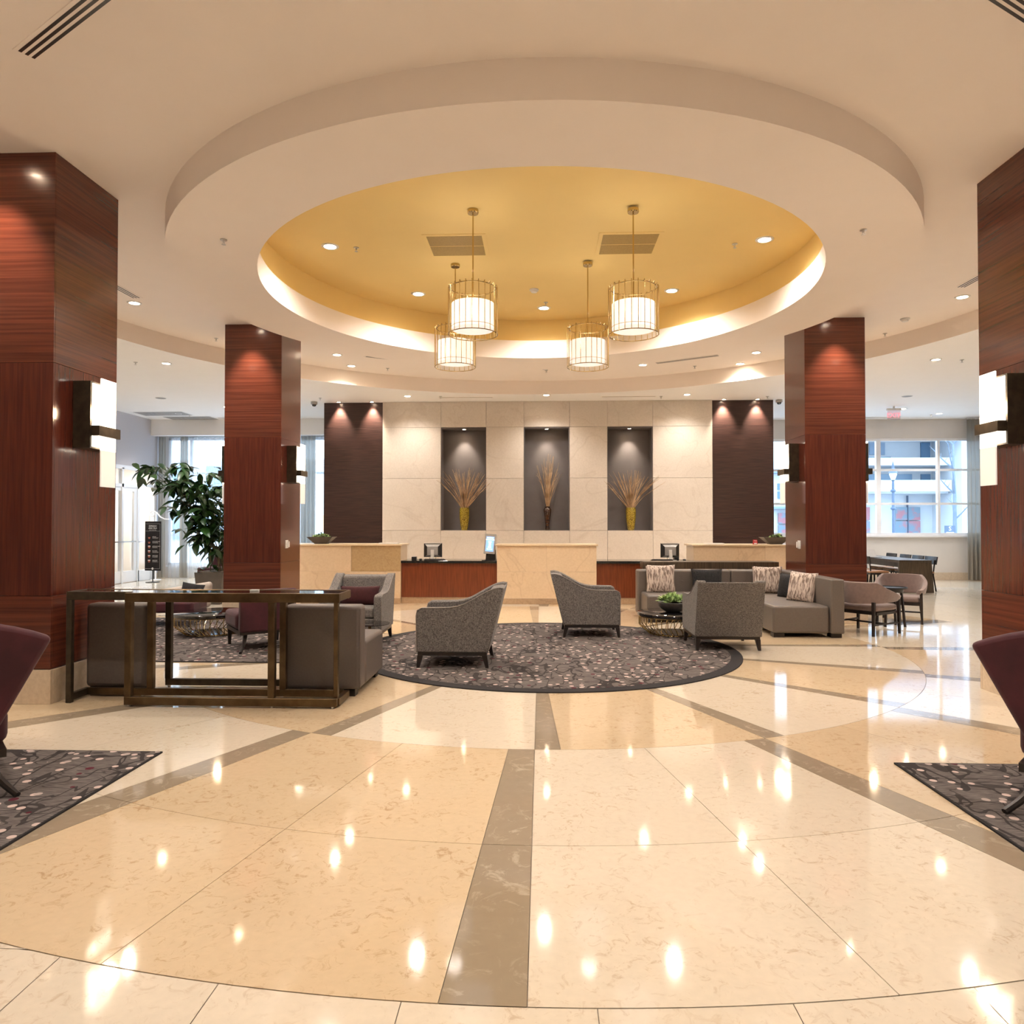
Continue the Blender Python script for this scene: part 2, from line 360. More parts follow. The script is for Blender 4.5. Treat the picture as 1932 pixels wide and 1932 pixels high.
# ------------------------------------------------------------------ mesh helpers
class MB:
    def __init__(self):
        self.v = []; self.f = []; self.mi = []; self.m = 0
    def add(self, vs, fs):
        o = len(self.v); self.v += [tuple(p) for p in vs]
        for f in fs: self.f.append(tuple(i + o for i in f)); self.mi.append(self.m)
        return self
    def box(self, x0, x1, y0, y1, z0, z1):
        vs = [(x0, y0, z0), (x1, y0, z0), (x1, y1, z0), (x0, y1, z0), (x0, y0, z1), (x1, y0, z1), (x1, y1, z1), (x0, y1, z1)]
        return self.add(vs, [(3, 2, 1, 0), (4, 5, 6, 7), (0, 1, 5, 4), (1, 2, 6, 5), (2, 3, 7, 6), (3, 0, 4, 7)])
    def obox(self, c, size, rot=(0, 0, 0), taper=1.0):
        R = Euler(rot).to_matrix(); hx, hy, hz = (s / 2 for s in size); vs = []
        for z, k in ((-hz, taper), (hz, 1.0)):
            for x, y in ((-hx, -hy), (hx, -hy), (hx, hy), (-hx, hy)):
                vs.append(Vector(c) + R @ Vector((x * k, y * k, z)))
        return self.add(vs, [(3, 2, 1, 0), (4, 5, 6, 7), (0, 1, 5, 4), (1, 2, 6, 5), (2, 3, 7, 6), (3, 0, 4, 7)])
    def hexa(self, lo, hi):
        """two quads (4 points each, same winding seen from above)"""
        return self.add(list(lo) + list(hi), [(3, 2, 1, 0), (4, 5, 6, 7), (0, 1, 5, 4), (1, 2, 6, 5), (2, 3, 7, 6), (3, 0, 4, 7)])
    def prism(self, poly, axis, a, b):
        """poly: 2D points; axis 'x': poly=(y,z); 'y': poly=(x,z); 'z': poly=(x,y)"""
        n = len(poly)
        def P(p, t):
            return {'x': (t, p[0], p[1]), 'y': (p[0], t, p[1]), 'z': (p[0], p[1], t)}[axis]
        vs = [P(p, a) for p in poly] + [P(p, b) for p in poly]
        fs = [tuple(range(n))[::-1], tuple(range(n, 2 * n))] + [(i, (i + 1) % n, (i + 1) % n + n, i + n) for i in range(n)]
        return self.add(vs, fs)
    def lathe(self, prof, n=24, c=(0, 0, 0), sx=1, sy=1):
        vs = []; fs = []
        k = len(prof)
        for i in range(n):
            a = 2 * pi * i / n
            for r, z in prof: vs.append((c[0] + r * cos(a) * sx, c[1] + r * sin(a) * sy, c[2] + z))
        for i in range(n):
            j = (i + 1) % n
            for q in range(k - 1):
                fs.append((i * k + q, j * k + q, j * k + q + 1, i * k + q + 1))
        if prof[0][0] > 1e-6: fs.append(tuple(i * k for i in range(n))[::-1])
        if prof[-1][0] > 1e-6: fs.append(tuple(i * k + k - 1 for i in range(n)))
        return self.add(vs, fs)
    def cyl(self, c, r, z0, z1, n=20, r2=None):
        return self.lathe([(r, z0), (r if r2 is None else r2, z1)], n, c)
    def tube(self, pts, r, n=8, closed=False, rs=None):
        pts = [Vector(p) for p in pts]; m = len(pts); rings = []
        prev = None
        for i, p in enumerate(pts):
            if closed: t = (pts[(i + 1) % m] - pts[i - 1])
            else: t = pts[min(i + 1, m - 1)] - pts[max(i - 1, 0)]
            t = t.normalized() if t.length > 1e-9 else Vector((0, 0, 1))
            if prev is None:
                u = t.orthogonal().normalized()
            else:
                u = (prev - t * prev.dot(t)); u = u.normalized() if u.length > 1e-6 else t.orthogonal().normalized()
            prev = u; v = t.cross(u); rr = rs[i] if rs else r
            rings.append([p + (u * cos(2 * pi * k / n) + v * sin(2 * pi * k / n)) * rr for k in range(n)])
        vs = [q for g in rings for q in g]; fs = []
        for i in range(m if closed else m - 1):
            a = i * n; b = ((i + 1) % m) * n
            for k in range(n): fs.append((a + k, a + (k + 1) % n, b + (k + 1) % n, b + k))
        if not closed: fs += [tuple(range(n))[::-1], tuple(range((m - 1) * n, m * n))]
        return self.add(vs, fs)
    def bar(self, a, b, w, h=None):
        a, b = Vector(a), Vector(b); h = h or w; t = (b - a).normalized()
        s = t.cross(Vector((0, 0, 1))); s = s.normalized() if s.length > 1e-4 else Vector((1, 0, 0)); u = s.cross(t)
        q = [(-1, -1), (1, -1), (1, 1), (-1, 1)]
        lo = [a + s * w / 2 * i + u * h / 2 * j for i, j in q]; hi = [b + s * w / 2 * i + u * h / 2 * j for i, j in q]
        return self.add(lo + hi, [(3, 2, 1, 0), (4, 5, 6, 7), (0, 1, 5, 4), (1, 2, 6, 5), (2, 3, 7, 6), (3, 0, 4, 7)])
    def blob(self, c, size, p=.5, nu=20, nv=12, rot=(0, 0, 0)):
        """superellipsoid: rounded box / cushion"""
        R = Euler(rot).to_matrix(); vs = []; fs = []
        def sg(x, e): return math.copysign(abs(x) ** e, x)
        for j in range(1, nv):
            ph = -pi / 2 + pi * j / nv
            for i in range(nu):
                th = 2 * pi * i / nu
                vs.append(Vector(c) + R @ Vector((size[0] / 2 * sg(cos(ph), p) * sg(cos(th), p), size[1] / 2 * sg(cos(ph), p) * sg(sin(th), p), size[2] / 2 * sg(sin(ph), p))))
        b = len(vs); vs.append(Vector(c) + R @ Vector((0, 0, -size[2] / 2))); vs.append(Vector(c) + R @ Vector((0, 0, size[2] / 2)))
        for j in range(nv - 2):
            for i in range(nu):
                fs.append((j * nu + i, j * nu + (i + 1) % nu, (j + 1) * nu + (i + 1) % nu, (j + 1) * nu + i))
        for i in range(nu):
            fs.append((b, (i + 1) % nu, i)); fs.append((b + 1, (nv - 2) * nu + i, (nv - 2) * nu + (i + 1) % nu))
        return self.add(vs, fs)
    def build(self, name, mat, parent=None, bevel=0.0, smooth=30, seg=2, loc=None):
        me = bpy.data.meshes.new(name)
        me.from_pydata(self.v, [], self.f)
        bm = bmesh.new(); bm.from_mesh(me)
        bmesh.ops.recalc_face_normals(bm, faces=bm.faces)
        bm.to_mesh(me); bm.free()
        mats = mat if isinstance(mat, (list, tuple)) else [mat]
        for k in mats: me.materials.append(k)
        if len(mats) > 1: me.polygons.foreach_set('material_index', self.mi)
        if smooth:
            me.shade_smooth(); me.set_sharp_from_angle(angle=radians(smooth))
        o = bpy.data.objects.new(name, me); COL.objects.link(o)
        if parent is not None: o.parent = parent
        if loc: o.location = loc
        if bevel:
            b = o.modifiers.new('bevel', 'BEVEL'); b.width = bevel; b.segments = seg; b.limit_method = 'ANGLE'; b.angle_limit = radians(40)
        return o

def thing(name, label, cat, loc=(0, 0, 0), rz=0.0, group=None):
    o = bpy.data.objects.new(name, None); COL.objects.link(o)
    o.location = loc; o.rotation_euler = (0, 0, rz); o.empty_display_size = .1
    o['label'] = label; o['category'] = cat
    if group: o['group'] = group
    return o

def tag(o, label, cat, group=None):
    o['label'] = label; o['category'] = cat
    if group: o['group'] = group
    return o

def struct(o):
    o['kind'] = 'structure'; return o

def dup(root, loc=None, rz=None, label=None, group=None):
    def cp(o, par):
        c = o.copy(); COL.objects.link(c); c.parent = par
        for ch in list(o.children): cp(ch, c)
        return c
    r = cp(root, None)
    if loc is not None: r.location = loc
    if rz is not None: r.rotation_euler = (0, 0, rz)
    if label: r['label'] = label
    if group: r['group'] = group
    return r

def text_mesh(name, body, size, mat, parent, loc, rot=(pi / 2, 0, 0), align='CENTER', ext=.0008, sx=1.0):
    cu = bpy.data.curves.new(name, 'FONT'); cu.body = body; cu.size = size; cu.align_x = align; cu.extrude = ext; cu.resolution_u = 2
    t = bpy.data.objects.new(name, cu); COL.objects.link(t)
    bpy.context.view_layer.update()
    me = bpy.data.meshes.new_from_object(t.evaluated_get(bpy.context.evaluated_depsgraph_get()))
    COL.objects.unlink(t); bpy.data.objects.remove(t)
    me.materials.clear(); me.materials.append(mat)
    o = bpy.data.objects.new(name, me); COL.objects.link(o); o.parent = parent; o.location = loc; o.rotation_euler = rot; o.scale = (sx, 1, 1)
    return o

def spot(name, loc, energy, size=1.9, blend=.7, col=WARM, rot=(0, 0, 0), rad=.05, parent=None):
    d = bpy.data.lights.new(name, 'SPOT'); d.energy = energy; d.spot_size = size; d.spot_blend = blend; d.color = col; d.shadow_soft_size = rad
    o = bpy.data.objects.new(name, d); COL.objects.link(o); o.location = loc; o.rotation_euler = rot
    if parent is not None: o.parent = parent
    return o

def arc_slab(mb, r0, r1, a0, a1, n, z0=-.004, z1=0.0, gap=.0017, cy=CY):
    """annular slab about (0,cy) with a thin joint all round; angle 0 points to the camera, + to the right"""
    r0 += gap; r1 -= gap; vs = []
    for r, z in ((r0, z1), (r1, z1), (r0, z0), (r1, z0)):
        g = gap / max(r, .3)
        for i in range(n + 1):
            a = a0 + g + (a1 - a0 - 2 * g) * i / n
            vs.append((r * sin(a), cy - r * cos(a), z))
    k = n + 1; fs = []
    for i in range(n):
        fs.append((i, i + 1, k + i + 1, k + i))
        fs.append((i, 2 * k + i, 2 * k + i + 1, i + 1)); fs.append((k + i, k + i + 1, 3 * k + i + 1, 3 * k + i))
    fs.append((0, k, 3 * k, 2 * k)); fs.append((n, 2 * k + n, 3 * k + n, k + n))
    mb.add(vs, fs)

# ================================================================== STRUCTURE: floor
X0, X1, Y0, Y1 = -10.6, 13.5, -3.5, 20.0
floor = struct(MB().box(X0 - 2.5, X1 + .2, Y0 - .2, Y1 + .2, -.12, -.006).build('floor', GROUT, smooth=0))
BW = radians(2.36); SEC = radians(22.5)
for k in range(16):
    a = k * SEC
    for nm, r0, r1, s0, s1, mt, n in (
        ('stone_slab', .35, 4.21, a + BW, a + SEC, F_TAN if k % 2 == 0 else F_CREAM, 14),
        ('stone_band', .35, 4.21, a, a + BW, F_BAND, 2),
        ('stone_band', 4.21, 5.65, a - BW, a, F_BAND, 2),
        ('stone_band', 5.65, R_FL, a - BW, a, F_BAND, 2),
        ('stone_slab', 4.21, 5.65, a, a + (SEC - BW) / 2, F_CREAM if k % 2 == 0 else F_TAN, 7),
        ('stone_slab', 4.21, 5.65, a + (SEC - BW) / 2, a + SEC - BW, F_CREAM if k % 2 == 0 else F_TAN, 7),
        ('stone_slab', 5.65, R_FL, a, a + (SEC - BW) / 2, F_CREAM if k % 2 == 0 else F_TAN, 7),
        ('stone_slab', 5.65, R_FL, a + (SEC - BW) / 2, a + SEC - BW, F_CREAM if k % 2 == 0 else F_TAN, 7)):
        mb = MB(); arc_slab(mb, r0, r1, s0, s1, n); mb.build(nm, mt, floor, smooth=0)
def clipped_tile(mb, xa, xb, ya, yb, z0, z1, n=10, R=R_FL + .002):
    def lim(x):
        if abs(x) >= R: return CY, CY
        q = math.sqrt(R * R - x * x); return CY - q, CY + q
    for i in range(n):
        u, v = xa + (xb - xa) * i / n, xa + (xb - xa) * (i + 1) / n
        (l0, h0), (l1, h1) = lim(u), lim(v)
        for a0, b0, a1, b1 in ((ya, min(yb, l0), ya, min(yb, l1)), (max(ya, h0), yb, max(ya, h1), yb)):
            if b0 - a0 < 1e-4 and b1 - a1 < 1e-4: continue
            b0, b1 = max(a0, b0), max(a1, b1)
            mb.add([(u, a0, z1), (v, a1, z1), (v, b1, z1), (u, b0, z1)], [(0, 1, 2, 3)])
TS = .614; g = .0015
rest = MB(); near = []
i0 = int(math.floor((X0 - .218) / TS)); j0 = int(math.floor((Y0 - .05) / TS))
tile_me = None
for i in range(i0, i0 + int((X1 - X0) / TS) + 3):
    for j in range(j0, j0 + int((Y1 - Y0) / TS) + 3):
        xa, ya = .218 + i * TS, .05 + j * TS
        xb, yb = min(xa + TS, X1), min(ya + TS, Y1); xa2, ya2 = max(xa, X0), max(ya, Y0)
        if xb - xa2 < .02 or yb - ya2 < .02: continue
        if max(math.hypot(x, y - CY) for x in (xa2, xb) for y in (ya2, yb)) < R_FL - .01: continue
        crosses = min(math.hypot(max(xa2 - 0, 0 - xb, 0), max(ya2 - CY, CY - yb, 0)), 99) < R_FL
        full = (xb - xa2 > TS - .001 and yb - ya2 > TS - .001)
        d = math.hypot(xa + .3, ya + .3)
        vis = ya > .8 and abs(xa) < (ya + 1) * .75
        if crosses:
            if vis and len(near) < 400 and d < 9:
                cm = MB(); clipped_tile(cm, xa2 + g, xb - g, ya2 + g, yb - g, 0, -.001)
                if cm.f: cm.build('floor_tile', F_TILE, floor, smooth=0)
            else: clipped_tile(rest, xa2 + g, xb - g, ya2 + g, yb - g, 0, -.001)
        elif full and vis: near.append((d, xa, ya))
        else: rest.box(xa2 + g, xb - g, ya2 + g, yb - g, -.0045, -.001)
near.sort()
for q, (d, xa, ya) in enumerate(near):
    if q < 170:
        if tile_me is None:
            o = MB().box(g, TS - g, g, TS - g, -.0045, -.001).build('floor_tile', F_TILE, floor, smooth=0); tile_me = o.data
        else:
            o = bpy.data.objects.new('floor_tile', tile_me); COL.objects.link(o); o.parent = floor
        o.location = (xa, ya, 0)
    else: rest.box(xa + g, xa + TS - g, ya + g, ya + TS - g, -.0045, -.001)
o = rest.build('floor_tile_field', F_TILE, floor, smooth=0); o['kind'] = 'stuff'

# ================================================================== STRUCTURE: ceilings
def ring_plane(mb, r0, r1, z, n=96, cy=CY):
    vs = []
    for r in (r0, r1):
        for i in range(n): a = 2 * pi * i / n; vs.append((r * sin(a), cy - r * cos(a), z))
    mb.add(vs, [(i, (i + 1) % n, n + (i + 1) % n, n + i) for i in range(n)])
def cyl_wall(mb, r, z0, z1, n=96, cy=CY):
    vs = []
    for z in (z0, z1):
        for i in range(n): a = 2 * pi * i / n; vs.append((r * sin(a), cy - r * cos(a), z))
    mb.add(vs, [(i, (i + 1) % n, n + (i + 1) % n, n + i) for i in range(n)])
YC3 = 9.19
mb = MB(); ring_plane(mb, R_IN + .05, 7.2, ZU, 128); struct(mb.build('ceiling', PAINT, smooth=0))
# lower ceiling around the rotunda: rectangle with a round hole
mb = MB(); n = 128; angs = [2 * pi * i / n for i in range(n)]
cx_, cy_ = 0, YC3
corners = [math.atan2(x - cx_, -(y - cy_)) % (2 * pi) for x in (X0, X1) for y in (Y0, Y1)]
angs = sorted(set(angs + corners)); n = len(angs); vs = []
for a in angs: vs.append((R_STEP * sin(a), cy_ - R_STEP * cos(a), ZL))
for a in angs:
    dx, dy = sin(a), -cos(a); t = 1e9
    if dx > 1e-9: t = min(t, X1 / dx)
    if dx < -1e-9: t = min(t, X0 / dx)
    if dy > 1e-9: t = min(t, (Y1 - cy_) / dy)
    if dy < -1e-9: t = min(t, (Y0 - cy_) / dy)
    vs.append((dx * t, cy_ + dy * t, ZL))
mb.add(vs, [(i, (i + 1) % n, n + (i + 1) % n, n + i) for i in range(n)])
struct(mb.build('ceiling', PAINT_LOW, smooth=0))
mb = MB(); cyl_wall(mb, R_STEP, ZL, ZU + .01, 128, YC3); struct(mb.build('trim_1', PAINT, smooth=20))
# suspended ring: soffit with inner and outer faces
mb = MB(); ring_plane(mb, R_IN, R_OUT, ZL, 128); cyl_wall(mb, R_OUT, ZL, ZU + .01, 128); cyl_wall(mb, R_IN, ZL, ZU + .015, 128)
ring_plane(mb, R_IN, R_IN + .06, ZU + .015, 128)
struct(mb.build('trim_2', PAINT, smooth=20))
mb = MB(); cyl_wall(mb, R_IN + .055, ZU, ZY, 128); ring_plane(mb, .001, R_IN + .055, ZY, 128)
struct(mb.build('ceiling', GOLD_PAINT, smooth=20))
struct(MB().box(X0 - 2.6, X1 + .3, Y0 - .3, Y1 + .3, ZY + .25, ZY + .35).build('ceiling', PAINT, smooth=0))   # slab above keeps the sky out

# ================================================================== STRUCTURE: outer walls
struct(MB().box(X0 - .1, X1 + .1, Y0 - .2, Y0, 0, ZY + .3).build('wall_front', WALLP, smooth=0))
struct(MB().box(X1, X1 + .2, Y0 - .2, Y1 + .2, 0, ZY + .3).build('wall_right', WALLP, smooth=0))
# left wall with a glazed door and screen (opening y 16.9..19.55, z 0..3.0)
mb = MB(); mb.box(X0 - .2, X0, Y0, 15.9, 0, ZY + .3); mb.box(X0 - .2, X0, 15.9, 19.56, 3.02, ZY + .3); mb.box(X0 - .2, X0, 19.56, Y1 + .2, 0, ZY + .3)
struct(mb.build('wall_left', WALLG, smooth=0))
# back wall with window openings
def wall_with_holes(mb, xa, xb, za, zb, y0, y1, holes):
    xs = sorted(set([xa, xb] + [h[0] for h in holes] + [h[1] for h in holes]))
    for a, b in zip(xs, xs[1:]):
        hs = sorted((h[2], h[3]) for h in holes if h[0] <= a + 1e-6 and h[1] >= b - 1e-6); z = za
        for h0, h1 in hs:
            if h0 > z: mb.box(a, b, y0, y1, z, h0)
            z = h1
        if z < zb: mb.box(a, b, y0, y1, z, zb)
HOLES = [(-10.5, -5.6, .35, 3.95), (5.6, 12.1, 1.2, 3.84)]
mb = MB(); wall_with_holes(mb, X0 - .2, X1 + .2, 0, ZY + .3, Y1, Y1 + .22, HOLES)
struct(mb.build('wall_back', WALLP, smooth=0))
struct(MB().box(X0, -5.2, Y1 - .75, Y1 - .55, 3.93, ZL + .02).build('trim_3', PAINT_LOW, smooth=0))     # pelmet over the left curtains
# stone baseboards
mb = MB()
bb = struct(MB().box(5.4, X1, Y1 - .02, Y1, 0, .2).build('baseboard_back', B_STONE, smooth=0))
x = 5.6
while x < 12.9:
    MB().box(x + .002, x + .608, Y1 - .035, Y1 - .02, .003, .2).build('stone_block', B_STONE, bb, smooth=0); x += .61
struct(MB().box(X0, X0 + .03, 19.56, Y1, 0, .15).build('baseboard_left', B_STONE, smooth=0))

def window(name, x0, x1, z0, z1, vs, hs, fw=.07, thick=(), yy=Y1 + .06):
    f = MB()
    f.box(x0, x1, yy - .05, yy + .05, z0, z0 + fw); f.box(x0, x1, yy - .05, yy + .05, z1 - fw, z1)
    f.box(x0, x0 + fw, yy - .05, yy + .05, z0, z1); f.box(x1 - fw, x1, yy - .05, yy + .05, z0, z1)
    root = struct(f.build(name, WHITEP, smooth=0))
    for v, w_ in vs: MB().box(v - w_ / 2, v + w_ / 2, yy - .045, yy + .045, z0 + fw, z1 - fw).build('mullion', WHITEP, root, smooth=0)
    xs = [x0 + fw] + [a for v, w_ in vs for a in (v - w_ / 2, v + w_ / 2)] + [x1 - fw]
    for h in hs:
        for k in range(0, len(xs), 2):
            MB().box(xs[k], xs[k + 1], yy - .035, yy + .035, h - .03, h + .03).build('glazing_bar', WHITEP, root, smooth=0)
    zs = [z0 + fw] + [a for h in hs for a in (h - .03, h + .03)] + [z1 - fw]
    for k in range(0, len(xs), 2):
        for q in range(0, len(zs), 2):
            MB().box(xs[k], xs[k + 1], yy - .004, yy + .004, zs[q], zs[q + 1]).build('pane', GLASS, root, smooth=0)
    MB().box(x0 - .03, x1 + .03, Y1 - .05, Y1 + .0, z0 - .045, z0).build('window_sill', WHITEP, root, smooth=0)
    return root
window('window_1', -10.5, -5.6, .35, 3.95, [(-9.85, .08), (-8.3, .14), (-6.75, .08)], [1.2, 2.95])
window('window_2', 5.6, 12.1, 1.2, 3.84, [(7.6, .12), (9.22, .12), (10.82, .07)], [2.06, 2.98])

# glazed entrance screen in the left wall
XW = X0 - .06
f = MB()
def bx(mb, y0, y1, z0, z1, t=.05): return mb.box(XW - t, XW + t, y0, y1, z0, z1)
bx(f, 15.9, 19.56, 2.92, 3.02); bx(f, 15.9, 18.70, 2.46, 2.54); bx(f, 18.70, 19.56, 2.52, 2.58)
for y in (15.9, 16.7, 17.5, 17.98, 18.70, 19.50): bx(f, y - .04, y + .04, 0, 2.95)
bx(f, 18.7, 19.5, 0, .28); bx(f, 15.9, 17.5, 0, .28); bx(f, 18.7, 19.5, 1.02, 1.06)
scr = struct(f.build('window_3', WHITEP, smooth=0))
for y0, y1, z0, z1 in ((18.74, 19.46, 1.06, 2.52), (18.74, 19.46, .28, 1.02), (18.74, 19.46, 2.58, 2.92), (18.02, 18.66, 2.54, 2.92), (17.54, 17.94, 2.54, 2.92), (15.94, 17.46, .28, 2.92)):
    MB().box(XW - .004, XW + .004, y0, y1, z0, z1).build('pane', GLASS, scr, smooth=0)
d = MB(); bx(d, 17.52, 18.66, 0.01, .30, .03); bx(d, 17.52, 18.66, 2.36, 2.46, .03); bx(d, 17.52, 17.62, .3, 2.36, .03); bx(d, 18.52, 18.66, .3, 2.36, .03)
door = struct(d.build('door_1', WHITEP, smooth=0))
MB().box(XW - .004, XW + .004, 17.62, 18.52, .30, 2.36).build('pane', GLASS, door, smooth=0)
MB().box(XW + .05, XW + .07, 17.62, 18.52, 1.04, 1.07).box(XW + .03, XW + .07, 18.55, 18.57, 1.04, 1.07).build('push_bar', CHROME, door, smooth=0)
# vestibule beyond the glazing
struct(MB().box(X0 - 2.6, X0 - 2.5, 14.5, 20.2, 0, ZL).box(X0 - 2.5, X0 - .2, 14.5, 14.6, 0, ZL).box(X0 - 2.5, X0 - .2, 20.1, 20.2, 0, ZL).build('wall_vestibule', WALLP, smooth=0))
struct(MB().box(X0 - 2.6, X0 - .2, 14.5, 20.2, 3.2, 3.3).build('ceiling', PAINT_LOW, smooth=0))
vf = struct(MB().box(X0 - 2.5, X0 - 2.42, 15.0, 19.9, .15, .22).box(X0 - 2.5, X0 - 2.42, 15.0, 19.9, 1.02, 1.09).build('trim_4', WHITEP, smooth=0))
for k in range(4):
    MB().box(X0 - 2.49, X0 - 2.45, 15.0 + 1.22 * k, 16.14 + 1.22 * k, .22, 1.02).build('lower_panel', EXT_METAL, vf, smooth=0)
    MB().box(X0 - 2.49, X0 - 2.40, 16.14 + 1.22 * k, 16.22 + 1.22 * k, .22, 3.1).build('mullion', WHITEP, vf, smooth=0)

# ================================================================== reception wall: stone panels, niches, dark wood
WY = 16.70
mid = struct(MB().box(-5.06, 5.37, WY + .42, WY + .62, 0, ZL).box(-5.06, -3.67, WY + .12, WY + .42, 0, ZL).box(3.98, 5.37, WY + .12, WY + .42, 0, ZL).build('wall_middle', WALLP, smooth=0))
XS = [-3.66, -2.29, -1.235, -.36, .70, 1.57, 2.61, 3.97]
ZS = [.0, 1.36, 2.57, 3.76, ZL]
for r in range(4):
    for c in range(7):
        if r in (1, 2) and c in (1, 3, 5): continue
        MB().box(XS[c] + .0025, XS[c + 1] - .0025, WY, WY + (.42 if r in (1, 2) else .4), ZS[r] + .0025, ZS[r + 1] - .0025).build('stone_panel', W_STONE, mid, smooth=0, bevel=.002, seg=1)
for c in (1, 3, 5):
    mb = MB(); x0, x1 = XS[c], XS[c + 1]
    mb.box(x0, x1, WY + .37, WY + .40, 1.36, 3.76); 
    mb.box(x0, x0 + .02, WY + .02, WY + .37, 1.36, 3.76); mb.box(x1 - .02, x1, WY + .02, WY + .37, 1.36, 3.76); mb.box(x0 + .02, x1 - .02, WY + .02, WY + .37, 3.73, 3.76)
    mb.build('niche_lining', NICHE, mid, smooth=0)
for x0, x1, label in ((-5.06, -3.665, 0), (3.975, 5.37, 1)):
    for z0, z1 in ((0, 1.2), (1.2, 3.76), (3.76, ZL)):
        MB().box(x0 + .002, x1 - .002, WY + .06, WY + .12, z0 + .0015, z1 - .0015).build('wood_panel', WOOD_DK, mid, smooth=0)
    MB().box(x0 - .0, x0 + .01 if label else x0 + .004, WY + .06, WY + .62, 0, ZL).build('edge_strip', WOOD_DK, mid, smooth=0)

# ================================================================== columns
def column(x0, y0, w_, label):
    t = thing('column', label, 'column', (x0 + w_ / 2, y0 + w_ / 2, 0), group='four cherry wood columns')
    h = w_ / 2
    MB().box(-h + .02, h - .02, -h + .02, h - .02, 0, ZU).build('core', BLACK, t, smooth=0)
    for z0, z1, mt in ((.29, .90, WOOD_H), (.90, 2.865, WOOD_V), (2.865, ZU, WOOD_H)):
        for a in range(4):
            p = MB()
            if a == 0: p.box(-h, h, -h, -h + .02, z0 + .0015, z1 - .0015)
            if a == 1: p.box(-h, h, h - .02, h, z0 + .0015, z1 - .0015)
            if a == 2: p.box(-h, -h + .02, -h + .021, h - .021, z0 + .0015, z1 - .0015)
            if a == 3: p.box(h - .02, h, -h + .021, h - .021, z0 + .0015, z1 - .0015)
            p.build('wood_panel', mt, t, smooth=0, bevel=.0015, seg=1)
    e = .012
    for a in range(4):
        p = MB()
        if a == 0: p.box(-h - e, h + e, -h - e, -h + .02, 0, .285)
        if a == 1: p.box(-h - e, h + e, h - .02, h + e, 0, .285)
        if a == 2: p.box(-h - e, -h + .02, -h + .022, h - .022, 0, .285)
        if a == 3: p.box(h - .02, h + e, -h + .022, h - .022, 0, .285)
        p.build('stone_base', B_STONE, t, smooth=0, bevel=.002, seg=1)
    return t
XI, WC = 4.045, .905
column(-XI - WC - .01, 5.89, WC, 'left foreground cherry wood column beside the bronze console table')
column(XI + .03, 5.89, WC, 'right foreground cherry wood column at the right edge of the picture')
column(-XI - WC + .02, 11.13, WC, 'rear left cherry wood column in front of the stone reception counter')
column(XI + .01, 11.13, WC, 'rear right cherry wood column behind the taupe sectional sofa')

# sconces: u is the side the fitting faces
def sconce(x, y, u, label):
    t = thing('wall_sconce', label, 'wall lamp', (x, y, 0), 0 if u > 0 else pi, 'bronze and frosted glass sconces')
    # local +x is out of the wall; near side is -y when u>0, +y when u<0
    s = -1 if u > 0 else 1
    def B(x0, x1, a, b, z0, z1): 
        ya, yb = sorted((a * -s, b * -s)); return (x0, x1, ya, yb, z0, z1)
    m = MB(); m.box(*B(.0, .155, -.19, -.165, 2.17, 2.76)); m.box(*B(.0, .155, .165, .19, 2.17, 2.76)); m.box(*B(.0, .02, -.165, .165, 2.17, 2.76))
    m.box(*B(.02, .155, -.165, .165, 2.17, 2.185)); m.box(*B(.02, .155, -.165, .165, 2.745, 2.76))
    m.build('back_box', BRONZE_D, t, smooth=0)
    MB().box(*B(.135, .158, -.165, .165, 2.185, 2.28)).build('diffuser', SCONCE, t, smooth=0)
    MB().box(*B(.135, .158, -.165, .165, 2.37, 2.745)).build('diffuser', SCONCE, t, smooth=0)
    MB().box(*B(.135, .225, -.17, .15, 2.28, 2.37)).build('band', BRONZE_D, t, smooth=0)
    gl = MB(); gl.box(*B(.18, .192, -.085, .13, 2.16, 2.80)); gl.build('glass_plate', SCONCE_G, t, smooth=0)
    gl = MB(); gl.box(*B(.18, .192, -.085, .13, 1.835, 2.16)); gl.build('glass_plate', SCONCE_F, t, smooth=0)
    l = bpy.data.lights.new('sconce_light', 'POINT'); l.energy = 7; l.color = (1, .72, .45); l.shadow_soft_size = .05
    o = bpy.data.objects.new('sconce_light', l); COL.objects.link(o); o.parent = t; o.location = (.27, 0, 2.5)
    return t
for (xx, yc, u, lb) in (
    (-XI + .01 - .02, 6.34, 1, 'glowing sconce on the left foreground column, above the console table'),
    (XI + .03, 6.34, -1, 'glowing sconce on the right foreground column at the picture edge'),
    (-XI + .02, 11.58, 1, 'sconce on the inner side of the rear left column by the reception counter'),
    (-XI - WC + .02, 11.58, -1, 'sconce on the outer side of the rear left column beside the tall plant'),
    (XI + .01, 11.58, -1, 'sconce on the inner side of the rear right column above the sofa corner'),
    (XI + WC + .01, 11.58, 1, 'sconce on the outer side of the rear right column facing the big window')):
    sconce(xx, yc, u, lb)
for xx, lb in ((-XI + .02, 'white light switch plate on the rear left column'), (XI + .01, 'white light switch plate on the rear right column')):
    u = 1 if xx < 0 else -1
    t = thing('light_switch', lb, 'switch', (xx, 11.4, 1.185))
    MB().box(*sorted((0, u * .008)), -.06, .06, -.065, .065).build('plate', WHITE, t, smooth=0, bevel=.002)
    MB().box(*sorted((u * .008, u * .035)), .0, .05, -.05, .045).build('sensor', WHITE, t, smooth=0, bevel=.004)
    MB().box(*sorted((u * .008, u * .016)), -.04, -.02, -.02, .02).build('toggle', WHITE, t, smooth=0)

